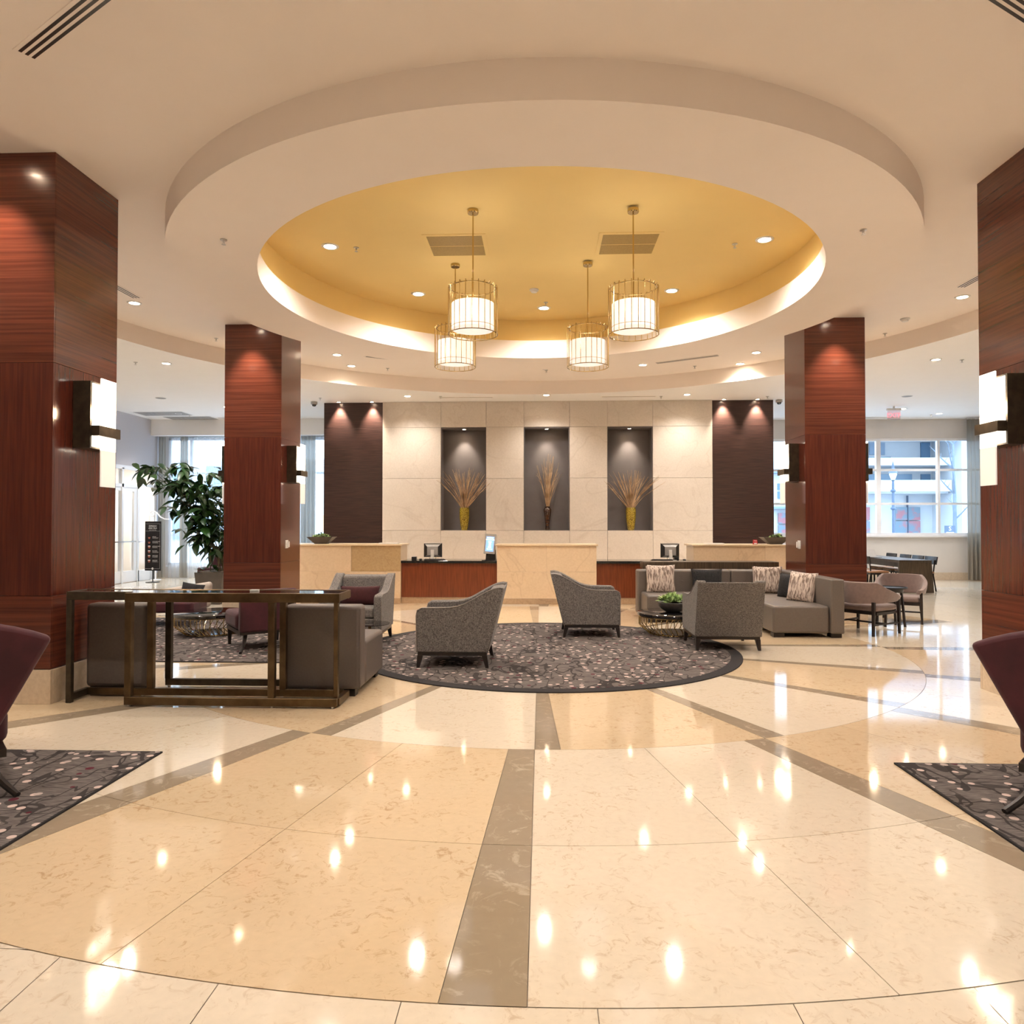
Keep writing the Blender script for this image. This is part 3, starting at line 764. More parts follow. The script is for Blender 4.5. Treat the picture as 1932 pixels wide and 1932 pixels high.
# ================================================================== ceiling fittings
def downlight(x, y, z, label, group, r=.085, energy=E_DOWN, lens=LENS, size=1.95, col=WARM, rot=(0, 0, 0), base=[None]):
    t = thing('downlight', label, 'ceiling light', (x, y, z), 0, group)
    MB().lathe([(r * .80, -.001), (r * .80, -.010), (r, -.012), (r * 1.14, -.006), (r * 1.16, 0)], 28).build('trim_ring', WHITE if lens is LENS else BRONZE_D, t)
    MB().lathe([(.0001, -.006), (r * .78, -.006)], 28).build('lens', lens, t, smooth=0)
    spot('lamp', (0, 0, -.03), energy, size, .85, col, rot, .05 if r > .06 else .035, t)
    return t
G1 = 'round downlights in the gold dome ceiling'
nm8 = ['in the middle of the far side, behind the pendants', 'far right, between the right pendant and the rim', 'at the right end by the rim', 'near right, hidden above the soffit edge', 'at the near side', 'near left, hidden above the soffit edge', 'at the left end by the rim', 'far left, left of the pendants']
for k in range(8):
    a = pi * k / 4
    downlight(.09 + 2.72 * sin(a), 9.0 + 2.72 * cos(a), ZY, 'downlight in the gold dome, ' + nm8[k], G1, .095, E_DOWN, LENS, 2.55)
G2 = 'round downlights in the upper white ceiling around the ring'
for x, y, lb in ((-5.73, 9.98, 'beside the left foreground column, left of the ring'), (5.87, 10.18, 'beside the right foreground column, right of the ring'),
                 (-3.74, 13.2, 'far left, the nearer of the pair over the stepped edge'), (-3.72, 14.14, 'far left, right against the stepped edge'),
                 (3.98, 13.34, 'far right, the nearer of the pair over the stepped edge'), (3.94, 14.26, 'far right, right against the stepped edge'),
                 (2.05, 14.28, 'behind the right pendants near the stepped edge'),
                 (-5.73, 8.1, 'left of the ring, hidden behind the left foreground column'), (5.73, 8.1, 'right of the ring, hidden behind the right foreground column'),
                 (-3.3, 3.85, 'above the left foreground rug'), (3.3, 3.85, 'above the right foreground rug'), (0.0, 3.3, 'above the near end of the taupe floor band')):
    downlight(x, y, ZU, 'downlight in the upper ceiling, ' + lb, G2, .085, E_DOWN, LENS, 2.45)
G3 = 'round downlights in the lower white ceiling'
for x, y, lb, e in ((-2.93, 15.92, 'left of three in front of the stone wall', .8), (.16, 15.91, 'middle of three in front of the stone wall', .8), (3.25, 15.97, 'right of three in front of the stone wall', .8),
                 (-6.6, 12.5, 'left lounge, over the tall plant', 1.3), (6.88, 12.75, 'over the mauve barrel chairs', 1.2), (8.98, 18.17, 'near the exit sign', 1.3),
                 (-7.9, 11.2, 'left lounge, seen just beside the column sconce', 1.3), (-7.6, 17.2, 'left far corner beside the smoke detector', 1.3), (-9.3, 18.2, 'left far corner beside the square grilles', 1.2),
                 (8.1, 19.2, 'nearest the right far window', 1.0), (10.3, 19.0, 'right far corner above the curtain', 1.0), (-8.5, 7.0, 'hidden behind the left foreground column', .8), (8.5, 8.0, 'hidden behind the right foreground column', 1.0),
                 (-6.0, 15.6, 'between the left column and the dark wood panel', 1.2), (6.0, 15.9, 'between the right column and the dark wood panel', 1.2),
                 (-3.2, .9, 'added unseen over the viewer, left', .7), (0, .6, 'added unseen over the viewer, middle', .6), (3.2, .9, 'added unseen over the viewer, right', .7), (-7, 3.2, 'left of the foreground rug', 1.), (7, 3.2, 'right of the foreground rug', 1.),  # the ones over the viewer are unseen, added to brighten the near area
                 (-3.2, -1.8, 'added unseen behind the viewer, left', 1.), (3.2, -1.8, 'added unseen behind the viewer, right', 1.)):  # unseen lamps behind the viewer, added for more bounce onto the ceiling
    downlight(x, y, ZL, 'downlight in the lower ceiling, ' + lb, G3, .08, E_DOWN * e, LENS, 2.35 if 'stone wall' in lb else 1.95, WARM if (abs(x) < 5 and y < 16.5) else (1, .96, .93))
# small accent spots
G4 = 'small accent spotlights'
for x, y, z, lb, e, tilt in (
    (-1.76, WY + .12, 3.73, 'in the left niche above the mustard vase', 46, .22), (.17, WY + .12, 3.73, 'in the middle niche above the amber vase', 28, .22), (2.09, WY + .12, 3.73, 'in the right niche above the mustard vase', 46, .22),
    (-4.68, WY - .06, ZL, 'above the left dark wood panel, left one', 230, .22), (-3.9, WY - .06, ZL, 'above the left dark wood panel, right one', 230, .22),
    (4.22, WY - .06, ZL, 'above the right dark wood panel, left one', 230, .22), (4.98, WY - .06, ZL, 'above the right dark wood panel, right one', 230, .22)):
    downlight(x, y, z, 'small accent spotlight ' + lb, G4, .05, e, LENS_S, 1.25 if z < 4 else 1.2, WARM2, (tilt, 0, 0))
for x, y, lb in ((-4.5, 5.50, 'left foreground'), (4.53, 5.50, 'right foreground'), (-4.49, 10.76, 'rear left'), (4.51, 10.76, 'rear right')):
    downlight(x, y, ZU, 'small accent spotlight in front of the %s column' % lb, G4, .05, E_ACCENT, LENS_S, 1.1, WARM2, (.24, 0, 0))

def make_sprinkler():
    t = thing('sprinkler', '', 'sprinkler', (0, 0, 0), 0, 'chrome ceiling sprinklers')
    MB().lathe([(.034, 0), (.034, -.008), (.012, -.012), (.008, -.035)], 16).build('escutcheon', CHROME, t)
    MB().lathe([(.0001, -.045), (.02, -.048), (.022, -.051), (.0001, -.052)], 16).build('deflector', CHROME, t)
    MB().bar((-.010, 0, -.03), (-.006, 0, -.05), .003).bar((.010, 0, -.03), (.006, 0, -.05), .003).build('frame_arm', CHROME, t, smooth=0)
    return t
sp0 = None
for x, y, z, lb in ((-2.31, 9.06, ZY, 'in the gold dome near its left downlight'), (2.48, 9.13, ZY, 'in the gold dome near its right downlight'), (.12, 11.43, ZY, 'in the gold dome above its far middle downlight'),
                    (-3.14, 7.08, ZL, 'under the ring soffit, left'), (3.17, 7.09, ZL, 'under the ring soffit, right'),
                    (-5.45, 11.95, ZU, 'in the upper ceiling left of the rear left column'), (-3.32, 12.03, ZU, 'in the upper ceiling right of the rear left column'), (3.56, 12.04, ZU, 'in the upper ceiling left of the rear right column'), (5.71, 12.09, ZU, 'in the upper ceiling right of the rear right column'),
                    (-3.05, 14.4, ZU, 'in the upper ceiling under the left slot diffuser'), (3.1, 14.45, ZU, 'in the upper ceiling under the right slot diffuser'), (.15, 14.7, ZU, 'in the upper ceiling behind the smoke detector'),
                    (-7.1, 12.4, ZL, 'in the lower ceiling over the left lounge'), (-4.95, 16.1, ZL, 'in the lower ceiling by the left dome camera'), (-2.2, 16.0, ZL, 'in the lower ceiling at the left end of the stone wall slot'), (2.72, 16.2, ZL, 'in the lower ceiling at the right end of the stone wall slot'),
                    (5.1, 16.3, ZL, 'in the lower ceiling by the right dome camera'), (7.35, 12.8, ZL, 'in the lower ceiling by the right foreground column'), (10.2, 19.2, ZL, 'in the lower ceiling before the right window'), (-9.1, 18.4, ZL, 'in the lower ceiling beside the square grilles')):
    if sp0 is None: sp0 = make_sprinkler(); o = sp0
    else: o = dup(sp0)
    o.location = (x, y, z); o['label'] = 'small sprinkler head ' + lb
for x, y, z, lb in ((-.06, 10.79, ZY, 'in the gold dome, white against gold'), (.12, 14.45, ZU, 'on the upper ceiling behind the ring'), (5.61, 11.23, ZU, 'on the upper ceiling right of the ring'), (-7.35, 17.0, ZL, 'on the lower ceiling of the left lounge')):
    t = thing('smoke_detector', 'white round smoke detector ' + lb, 'smoke detector', (x, y, z))
    MB().lathe([(.068, 0), (.068, -.02), (.055, -.024)], 24).build('base', WHITE, t)
    MB().lathe([(.05, -.024), (.045, -.045), (.02, -.05), (.0001, -.05)], 24).build('sensor_cap', WHITE, t)
for x, y, lb in ((-8.56, 15.96, 'left lounge'), (8.2, 16.4, 'right lounge')):
    t = thing('ceiling_speaker', 'flat round ceiling speaker grille over the ' + lb, 'speaker', (x, y, ZL))
    MB().lathe([(.12, 0), (.12, -.004), (.11, -.006)], 28).build('rim', WHITE, t)
    MB().lathe([(.0001, -.007), (.108, -.006)], 28).build('grille', GRILLE_W, t)
def slot_vent(x, y, z, ln, rot, label, slots=3, w_=.15):
    t = thing('slot_diffuser', label, 'air vent', (x, y, z), rot)
    MB().box(-ln / 2, ln / 2, -w_ / 2, w_ / 2, -.006, 0).build('flange', PAINT, t, smooth=0)
    p = w_ * .8 / slots
    for k in range(slots):
        yy = (k - (slots - 1) / 2) * p
        MB().box(-ln / 2 + .02, ln / 2 - .02, yy - p * .25, yy + p * .25, -.0075, -.006).build('slot', BLACK, t, smooth=0)
    return t
for a, r, lb in ((-31.4, 5.53, 'upper left corner of the picture'), (31.5, 5.45, 'upper right corner of the picture'), (-91, 5.58, 'left, beside the left foreground column'), (91, 5.62, 'right, beside the right foreground column'),
                 (-149.5, 5.33, 'far left behind the ring'), (149.5, 5.55, 'far right behind the ring')):
    a_ = radians(a); slot_vent(r * sin(a_), CY - r * cos(a_), ZU, 1.25, a_, 'black triple slot air diffuser in the white ceiling, ' + lb)
slot_vent(-1.65, 16.14, ZL, 1.24, 0, 'thin dark slot diffuser before the stone wall, left one', 1, .05)
slot_vent(2.0, 16.18, ZL, 1.22, 0, 'thin dark slot diffuser before the stone wall, right one', 1, .05)
slot_vent(8.9, 19.6, ZL, 1.3, 0, 'thin dark slot diffuser before the right far window', 1, .05)
slot_vent(-8.0, 19.0, ZL, 1.3, 0, 'thin dark slot diffuser before the left curtains', 1, .05)
for x, y, lb in ((-1.02, 9.05, 'left one, left of the pendants'), (1.14, 9.08, 'right one, behind the right pendant rod')):
    t = thing('ceiling_grille', 'square gold air grille in the dome, ' + lb, 'air vent', (x, y, ZY))
    MB().box(-.39, .39, -.37, .37, -.006, 0).build('frame', GOLD_PAINT, t, smooth=0)
    for s in (-1, 1): MB().box(-.34, .34, s * .163 - .152, s * .163 + .152, -.0085, -.006).build('perforated_panel', GRILLE_G, t, smooth=0)
for k, (x, y) in enumerate(((-9.7, 18.2), (-9.35, 19.0))):
    t = thing('ceiling_grille', 'square grey return air grille in the lower ceiling, %s' % ('nearer one' if k == 0 else 'farther one by the curtains'), 'air vent', (x, y, ZL))
    MB().box(-.66, .66, -.33, .33, -.006, 0).build('frame', PAINT_LOW, t, smooth=0)
    MB().box(-.63, .63, -.30, .30, -.009, -.006).build('louvre_panel', GRILLE_W, t, smooth=0)
for x, y, lb in ((-5.25, 16.6, 'left dark wood panel'), (5.50, 16.75, 'right dark wood panel')):
    t = thing('dome_camera', 'grey security dome camera at the top of the ' + lb, 'camera', (x, y, ZL))
    MB().lathe([(.075, 0), (.075, -.055), (.062, -.065)], 24).build('housing', SILVER, t)
    MB().lathe([(.052, -.065), (.046, -.09), (.028, -.108), (.0001, -.113)], 24).build('lens_dome', BLKGLASS, t)
t = thing('exit_sign', 'hanging red EXIT sign with arrow near the right far window', 'sign', (8.58, 17.8, 4.04))
MB().box(-.15, .15, -.012, .012, 0, .22).build('panel', glass_mat('exit_acrylic', (.95, .85, .86), .1), t, smooth=0)
MB().box(-.17, .17, -.03, .03, .22, .27).build('housing', WHITE, t, smooth=0, bevel=.005)
MB().box(-.02, .02, -.01, .01, .27, .32).build('stem', WHITE, t, smooth=0)
text_mesh('letters', 'EXIT', .16, RED_EM, t, (-.012, -.014, .05))
text_mesh('arrow', '>', .13, RED_EM, t, (.128, -.014, .06))

# ================================================================== pendants
def make_pendant(x, y, label, ztop=4.18):
    t = thing('pendant_lamp', label, 'pendant lamp', (x, y, 0), 0, 'brass cage pendants under the gold dome')
    R = .275; zt, zb = 4.165, 3.625
    MB().lathe([(.0001, ZY), (.062, ZY), (.064, ZY - .035), (.058, ZY - .045), (.0001, ZY - .045)][1:], 28).build('canopy', BRASS, t)
    MB().cyl((0, 0, 0), .008, 3.98, ZY - .04, 10).build('rod', BRASS, t)
    rg = MB().tube([(R * .92 * cos(2 * pi * i / 48), R * .92 * sin(2 * pi * i / 48), zt - .02) for i in range(48)], .0055, 8, closed=True).build('top_ring', BRASS, t)
    MB().tube([(R * cos(2 * pi * i / 48), R * sin(2 * pi * i / 48), zb) for i in range(48)], .0055, 8, closed=True).build('bottom_ring', BRASS, t)
    me = None
    for i in range(24):
        if me is None:
            o = MB().tube([(R * .92, 0, zt - .02), (R - .004, 0, zt), (R, 0, zt - .01), (R, 0, zb)], .0042, 6).build('cage_bar', BRASS, t); me = o.data
        else:
            o = bpy.data.objects.new('cage_bar', me); COL.objects.link(o); o.parent = t
        o.rotation_euler = (0, 0, 2 * pi * i / 24 + .06)
    sh = MB().lathe([(.236, 3.68), (.238, 3.70), (.238, 3.965), (.234, 3.968)], 48).build('lamp_shade', SHADE, t)
    MB().lathe([(.0001, 3.684), (.232, 3.684)], 48).build('bottom_diffuser', SHADE_B, sh, smooth=0)
    MB().lathe([(.0001, 3.962), (.232, 3.962)], 48).build('top_diffuser', SHADE, sh, smooth=0)
    MB().tube([(.239 * cos(2 * pi * i / 48), .239 * sin(2 * pi * i / 48), 3.708) for i in range(48)], .003, 6, closed=True).build('trim_band', M('shade_band', (.55, .38, .25), rough=.6), sh)
    for q in range(3):
        a = 2 * pi * q / 3
        MB().tube([(0, 0, 3.99), (.232 * cos(a), .232 * sin(a), 3.966)], .004, 6).build('spider_arm', BRASS, t)
    for z, e in ((4.36, 2.2),):
        l = bpy.data.lights.new('pendant_light', 'POINT'); l.energy = e; l.color = WARM; l.shadow_soft_size = .1
        o = bpy.data.objects.new('pendant_light', l); COL.objects.link(o); o.parent = t; o.location = (0, 0, z)
    return t
p0 = make_pendant(-.718, 8.02, 'brass cage pendant, front left of four under the gold dome')
dup(p0, (1.068, 8.01, -.025), 0, 'brass cage pendant, front right of four under the gold dome')
dup(p0, (-1.118, 9.70, .005), .1, 'brass cage pendant, rear left of four, partly behind the front left one')
dup(p0, (.670, 9.66, -.02), .05, 'brass cage pendant, rear right of four under the gold dome')

# ================================================================== reception counters
FY = 13.60
def counter(x0, x1, label, cols, dark=None, ends=(True, True)):
    t = thing('reception_counter', label, 'counter', ((x0 + x1) / 2, FY, 0)); cx = (x0 + x1) / 2
    a, b = x0 - cx, x1 - cx
    MB().box(a + .02, b - .02, .02, .68, 0, 1.09).build('core', C_PLINTH, t, smooth=0)
    MB().box(a, b, -.004, .70, 0, .105).build('plinth', C_PLINTH, t, smooth=0, bevel=.002, seg=1)
    MB().box(a - .03, b + .03, -.03, .75, 1.095, 1.125).build('top_slab', C_STONE, t, smooth=0, bevel=.003)
    xs = [a] + [c - cx for c in cols] + [b]
    for i in range(len(xs) - 1):
        MB().box(xs[i] + .0015, xs[i + 1] - .0015, 0, .02, .6095, 1.095).build('stone_panel', C_STONE2 if dark == i else C_STONE, t, smooth=0)
    xs = [a, (a + b) / 2, b] if (b - a) > 2.2 else [a, b]
    for i in range(len(xs) - 1):
        MB().box(xs[i] + .0015, xs[i + 1] - .0015, 0, .02, .107, .6065).build('stone_panel', C_STONE, t, smooth=0)
    for e, xx in ((ends[0], a), (ends[1], b - .02)):
        if e: MB().box(xx, xx + .02, .0215, .68, .107, 1.095).build('end_panel', C_STONE, t, smooth=0)
    return t
counter(-5.1, -2.62, 'left limestone reception counter with a darker panel, bowl of succulents on it', [-4.62, -3.565], dark=2)
counter(-.79, 1.08, 'middle limestone reception counter between the two mahogany desks', [.145])
counter(2.885, 5.6, 'right limestone reception counter behind the sectional sofa', [4.2])
def desk(x0, x1, label):
    t = thing('reception_desk', label, 'desk', ((x0 + x1) / 2, FY + .05, 0)); h = (x1 - x0) / 2
    MB().box(-h + .004, h - .004, 0.03, .7, .0, .12).build('plinth', C_PLINTH, t, smooth=0)
    MB().box(-h + .004, h - .004, .02, .70, .12, .765).build('front_panel', WOOD_DESK, t, smooth=0)
    MB().box(-h + .003, h - .003, -.035, .74, .765, .812).build('granite_top', GRANITE, t, smooth=0, bevel=.004)
    return t
desk(-2.62, -.79, 'left mahogany desk with black granite top and monitor')
desk(1.08, 2.885, 'right mahogany desk with black granite top, partly behind the sofa')
ZD = .812
def monitor(x, y, label):
    t = thing('monitor', label, 'monitor', (x, y, ZD))
    # back of the monitor faces the camera: tapered housing
    MB().hexa([(-.175, .03, .055), (.175, .03, .055), (.175, .06, .055), (-.175, .06, .055)], [(-.175, .03, .33), (.175, .03, .33), (.175, .06, .33), (-.175, .06, .33)]).build('bezel', BLACK, t, smooth=0)
    m = MB(); o_ = [(-.175, .03, .06), (.175, .03, .06), (.175, .03, .328), (-.175, .03, .328)]; i_ = [(-.105, -.03, .10), (.105, -.03, .10), (.105, -.03, .26), (-.105, -.03, .26)]
    m.add(o_ + i_, [(4, 5, 6, 7), (0, 1, 5, 4), (1, 2, 6, 5), (2, 3, 7, 6), (3, 0, 4, 7)]); m.mi = [0, 0, 1, 0, 1]
    m.build('housing', [SILVER, BLACK], t, smooth=0)
    MB().box(-.17, .17, -.0, .03, .322, .334).build('top_edge', WHITE, t, smooth=0)
    MB().box(-.03, .03, -.065, -.03, .0, .20).build('stand_neck', WHITE, t, smooth=0, bevel=.006)
    MB().box(-.11, .11, -.10, .10, .0, .012).build('stand_foot', SILVER, t, smooth=0, bevel=.004)
    MB().box(-.168, .168, .06, .062, .075, .318).build('screen', BLKGLASS, t, smooth=0)
    for s in (-1, 1): MB().tube([(s * .06, -.02, .09), (s * .065, -.03, .05), (s * .05, .0, .014)], .004, 6).build('cable', BLACK, t)
    return t
monitor(-2.05, FY + .28, 'monitor seen from behind on the left desk, silver back with white neck')
monitor(2.50, FY + .28, 'monitor seen from behind on the right desk, above the striped cushion')
def keyboard(x, y, label):
    t = thing('keyboard', label, 'keyboard', (x, y, ZD))
    MB().hexa([(-.2, -.07, 0), (.2, -.07, 0), (.2, .07, 0), (-.2, .07, 0)], [(-.2, -.07, .03), (.2, -.07, .03), (.2, .07, .018), (-.2, .07, .018)]).build('body', BLACK, t, smooth=0, bevel=.004)
    k = MB()
    for r in range(4):
        for c in range(12): k.box(-.185 + c * .031, -.185 + c * .031 + .026, -.055 + r * .03, -.055 + r * .03 + .025, .022, .036 - .003 * r)
    o = k.build('keys', BLACK, t, smooth=0); o['kind'] = 'stuff'
    return t
keyboard(-1.98, FY + .10, 'black keyboard below the left desk monitor')
keyboard(2.31, FY + .10, 'black keyboard below the right desk monitor')
def mouse(x, y, label):
    t = thing('computer_mouse', label, 'mouse', (x, y, ZD))
    MB().blob((0, 0, .018), (.06, .10, .04), .8, 16, 8).build('shell', BLACK, t)
    MB().cyl((0, -.02, 0), .006, .034, .042, 10).build('scroll_wheel', SILVER, t)
    return t
mouse(-2.26, FY + .14, 'black mouse left of the keyboard on the left desk')
mouse(2.74, FY + .14, 'black mouse right of the keyboard on the right desk')
for x, y, lb in ((-2.39, FY + .18, 'small black card reader on the left desk beside the mouse'), (2.62, FY + .32, 'small black card reader on the right desk behind the mouse')):
    t = thing('card_reader', lb, 'card reader', (x, y, ZD))
    MB().obox((0, 0, .035), (.09, .12, .07)).build('body', BLACK, t, smooth=0, bevel=.008)
    MB().obox((0, -.01, .072), (.06, .05, .004), (.2, 0, 0)).build('display', SCREEN_T if x > 9 else SILVER, t, smooth=0)
    MB().tube([(.04, .02, .02), (.10, .05, .006), (.2, .06, .006)], .003, 6).build('cable', BLACK, t)
# check-in screen
t = thing('display_screen', 'tilted silver check-in screen with blue picture on the left desk', 'screen', (-.93, FY + .22, ZD), -.12)
MB().box(-.10, .10, -.05, .10, 0, .012).box(-.16, -.1, -.05, -.02, 0, .008).build('foot', BLACK, t, smooth=0)
MB().hexa([(-.09, -.02, .01), (.10, -.02, .01), (.10, .09, .01), (-.09, .09, .01)], [(-.075, -.01, .20), (.09, -.01, .20), (.09, .07, .20), (-.075, .07, .20)]).build('stand', BLACK, t, smooth=0)
hd = bpy.data.objects.new('screen_head', None)
hd = MB().box(-.105, .105, .008, .05, -.19, .19).build('screen_head', BLACK, t, smooth=0, bevel=.006); hd.location = (0, -.05, .315); hd.rotation_euler = (-.16, .07, .08)
MB().box(-.107, .107, -.006, .008, -.192, .192).build('bezel', SILVER, hd, smooth=0, bevel=.004)
MB().box(-.075, .075, -.0075, -.006, -.145, .14).build('picture', SCREEN, hd, smooth=0)
text_mesh('print', 'MOBILE\nCHECK-IN', .036, SCREEN_T, hd, (0, -.0085, .105))
text_mesh('print', 'SKIP THE LINE\nASK US HOW', .017, SCREEN_T, hd, (0, -.0085, -.10))
MB().box(-.03, .03, -.009, -.0075, .03, .05).box(-.03, .03, -.009, -.0075, -.075, -.055).box(-.02, .02, -.0088, -.0075, -.05, .025).build('phone_icon', SCREEN_T, hd, smooth=0)
# papers, sign, bowls on the counters
ZC = 1.125
for x0, x1, lb in ((-3.05, -2.69, 'stack of white paper on the left counter'), (3.12, 3.46, 'stack of white paper on the right counter')):
    t = thing('paper_stack', lb, 'paper', ((x0 + x1) / 2, FY + .12, ZC)); h = (x1 - x0) / 2
    for k in range(4): MB().box(-h + .004 * (k % 2), h - .003 * (k % 3), -.1 + .002 * k, .12, .006 * k, .006 * k + .0055).build('sheet_pad', WHITE, t, smooth=0)
t = thing('card_sign', 'small red tent card on the right counter', 'sign', (4.05, FY + .1, ZC))
MB().obox((0, 0, .045), (.075, .008, .085), (-.25, 0, 0)).obox((0, .03, .045), (.075, .004, .09), (.25, 0, 0)).build('card', RED, t, smooth=0)
MB().obox((0, -.012, .02), (.05, .003, .02), (-.25, 0, 0)).build('white_print', WHITE, t, smooth=0)
text_mesh('print', 'THIS', .026, TXT, t, (0, -.006, .058), (pi / 2 - .25, 0, 0))

def succulents(parent, R, zc, n, seed, mats=(LEAF_S, LEAF_D), hmax=.09, rl=.055):
    rnd = random.Random(seed)
    meshes = []
    for mt in mats:
        for kk in range(2):
            b = MB()
            for q in range(11):
                a = q * 2.4; el = .25 + .9 * q / 11; L_ = rl * (1 - .35 * q / 11)
                d = Vector((cos(a) * cos(el), sin(a) * cos(el), sin(el))); s = Vector((-sin(a), cos(a), 0)) * L_ * .2; u = d.cross(s).normalized() * L_ * .08
                b.add([(0, 0, 0), d * L_ * .55 + s, d * L_ + u, d * L_ * .55 - s, d * L_ * .5 + u * 2], [(0, 1, 4), (1, 2, 4), (2, 3, 4), (3, 0, 4), (0, 3, 2, 1)])
            o = b.build('succulent', mt, parent, smooth=0); meshes.append(o.data); o.location = (0, 0, zc + .01)
    for i in range(n):
        me = meshes[rnd.randrange(len(meshes))]; o = bpy.data.objects.new('succulent', me); COL.objects.link(o); o.parent = parent
        a = rnd.uniform(0, 2 * pi); r = R * math.sqrt(rnd.uniform(0, 1))
        o.location = (r * cos(a), r * sin(a), zc + rnd.uniform(0, hmax) * (1 - .5 * r / R)); s = rnd.uniform(.7, 1.5); o.scale = (s, s, s * rnd.uniform(.8, 1.4))
        o.rotation_euler = (rnd.uniform(-.5, .5), rnd.uniform(-.5, .5), rnd.uniform(0, 6))
def square_bowl(x, y, label, seed):
    t = thing('planter_bowl', label, 'plant', (x, y, ZC), .0)
    o = [(-.255, -.16), (.255, -.16), (.255, .16), (-.255, .16)]; i = [(-.11, -.09), (.11, -.09), (.11, .09), (-.11, .09)]
    m = MB(); vs = [(a, b, 0) for a, b in i] + [(a, b, .135) for a, b in o] + [(a * .95, b * .93, .135) for a, b in o] + [(a * .8, b * .8, .10) for a, b in o]
    fs = [(3, 2, 1, 0)] + [(k, (k + 1) % 4, 4 + (k + 1) % 4, 4 + k) for k in range(4)] + [(4 + k, 4 + (k + 1) % 4, 8 + (k + 1) % 4, 8 + k) for k in range(4)] + [(8 + k, 8 + (k + 1) % 4, 12 + (k + 1) % 4, 12 + k) for k in range(4)]
    m.add(vs, fs).build('bowl', PLANTER, t, smooth=0)
    MB().box(-.2, .2, -.125, .125, .10, .118).build('gravel_fill', GRAVEL, t, smooth=0)
    succulents(t, .15, .12, 26, seed, (LEAF_D, LEAF_S), .06, .05)
square_bowl(-4.21, FY + .25, 'dark flared bowl of succulents on the left counter beside the column', 3)
square_bowl(4.47, FY + .3, 'dark flared bowl of succulents on the right counter beside the column', 4)

# ================================================================== vases in the niches
def vase(x, kind, label, seed, spread, hh, nst):
    t = thing('vase', label, 'vase', (x, WY + .2, 1.362))
    prof = {'y': [(.07, 0), (.085, .06), (.112, .28), (.118, .42), (.112, .50), (.104, .53), (.096, .53), (.092, .45), (.0001, .43)],
            'b': [(.055, 0), (.05, .02), (.045, .12), (.07, .30), (.088, .42), (.092, .48), (.07, .525), (.055, .54), (.07, .555), (.06, .55), (.045, .53), (.0001, .51)]}[kind]
    MB().lathe(prof, 40).build('body', VASE_Y if kind == 'y' else VASE_B, t, smooth=50)
    if kind == 'b': MB().lathe([(.058, 0), (.062, .012), (.05, .02)], 32).build('foot_ring', BRONZE_D, t)
    b = thing('dried_branches', 'spray of dried brown twigs standing in the ' + label, 'branches', (x, WY + .2, 1.362 + .45))
    rnd = random.Random(seed)
    for k in range(nst):
        a = rnd.uniform(0, 2 * pi); out = rnd.uniform(.15, 1.0) * spread; top = hh * rnd.uniform(.72, 1.0) * (1 - .28 * (out / spread) ** 2)
        dx, dy = cos(a) * out, -abs(sin(a)) * out * .35 + rnd.uniform(-.03, .05); r0 = rnd.uniform(.0, .05); b0 = rnd.uniform(0, 6)
        pts = []
        for i in range(8):
            f = i / 7; e = f ** 1.5
            pts.append((cos(b0) * r0 * .7 + dx * e + rnd.uniform(-.010, .010) * (i > 0), sin(b0) * r0 * .6 + dy * e - (.42 * max(0, abs(dx * e) - .25) / .25 if abs(dx * e) > .25 else 0), -.10 + (top + .10) * f + rnd.uniform(-.008, .008)))
        MB().tube(pts, .005, 5, rs=[.0095 * (1 - .72 * i / 7) for i in range(8)]).build('twig', TWIG, b)
        if rnd.random() < .7:
            p = Vector(pts[5]); q = p + Vector((dx * .25 + rnd.uniform(-.07, .07), rnd.uniform(-.02, .02), .12))
            MB().tube([p, (p + q) / 2 + Vector((.008, 0, .01)), q], .003, 4, rs=[.004, .003, .0015]).build('twig', TWIG, b)
vase(-1.76, 'y', 'mustard glazed vase in the left niche', 11, .72, 1.06, 60)
vase(.19, 'b', 'slim amber brown vase in the middle niche', 12, .34, 1.38, 34)
vase(2.13, 'y', 'mustard glazed vase in the right niche', 13, .72, 1.02, 60)

# ================================================================== rugs
RC = (.09, 8.72); RR = 2.27
t = thing('round_rug', 'round patterned grey rug with black border under the tweed armchairs', 'rug', (RC[0], RC[1], 0))
MB().lathe([(RR, 0), (RR, .010), (RR - .13, .012), (RR - .13, .0)], 96).build('border', CARPET_EDGE, t)
MB().lathe([(RR - .13, 0), (RR - .13, .0125)], 96).build('pile_field', CARPET, t, smooth=0)
def rect_rug(x0, x1, y0, y1, label):
    t = thing('rectangular_rug', label, 'rug', ((x0 + x1) / 2, (y0 + y1) / 2, 0)); a, b = (x1 - x0) / 2, (y1 - y0) / 2
    MB().box(-a + .012, a - .012, -b + .012, b - .012, 0, .0115).build('pile_field', CARPET, t, smooth=0)
    MB().box(-a, a, -b, -b + .012, 0, .010).box(-a, a, b - .012, b, 0, .010).box(-a, -a + .012, -b + .012, b - .012, 0, .010).box(a - .012, a, -b + .012, b - .012, 0, .010).build('binding', CARPET_EDGE, t, smooth=0)
rect_rug(-6.4, -2.42, 7.73, 11.35, 'rectangular patterned rug under the left lounge seats, behind the console')
rect_rug(-5.6, -2.44, 1.2, 4.67, 'patterned rug with pale dots at the lower left edge')
rect_rug(2.25, 5.4, 1.2, 4.64, 'patterned rug with pale dots at the lower right edge')

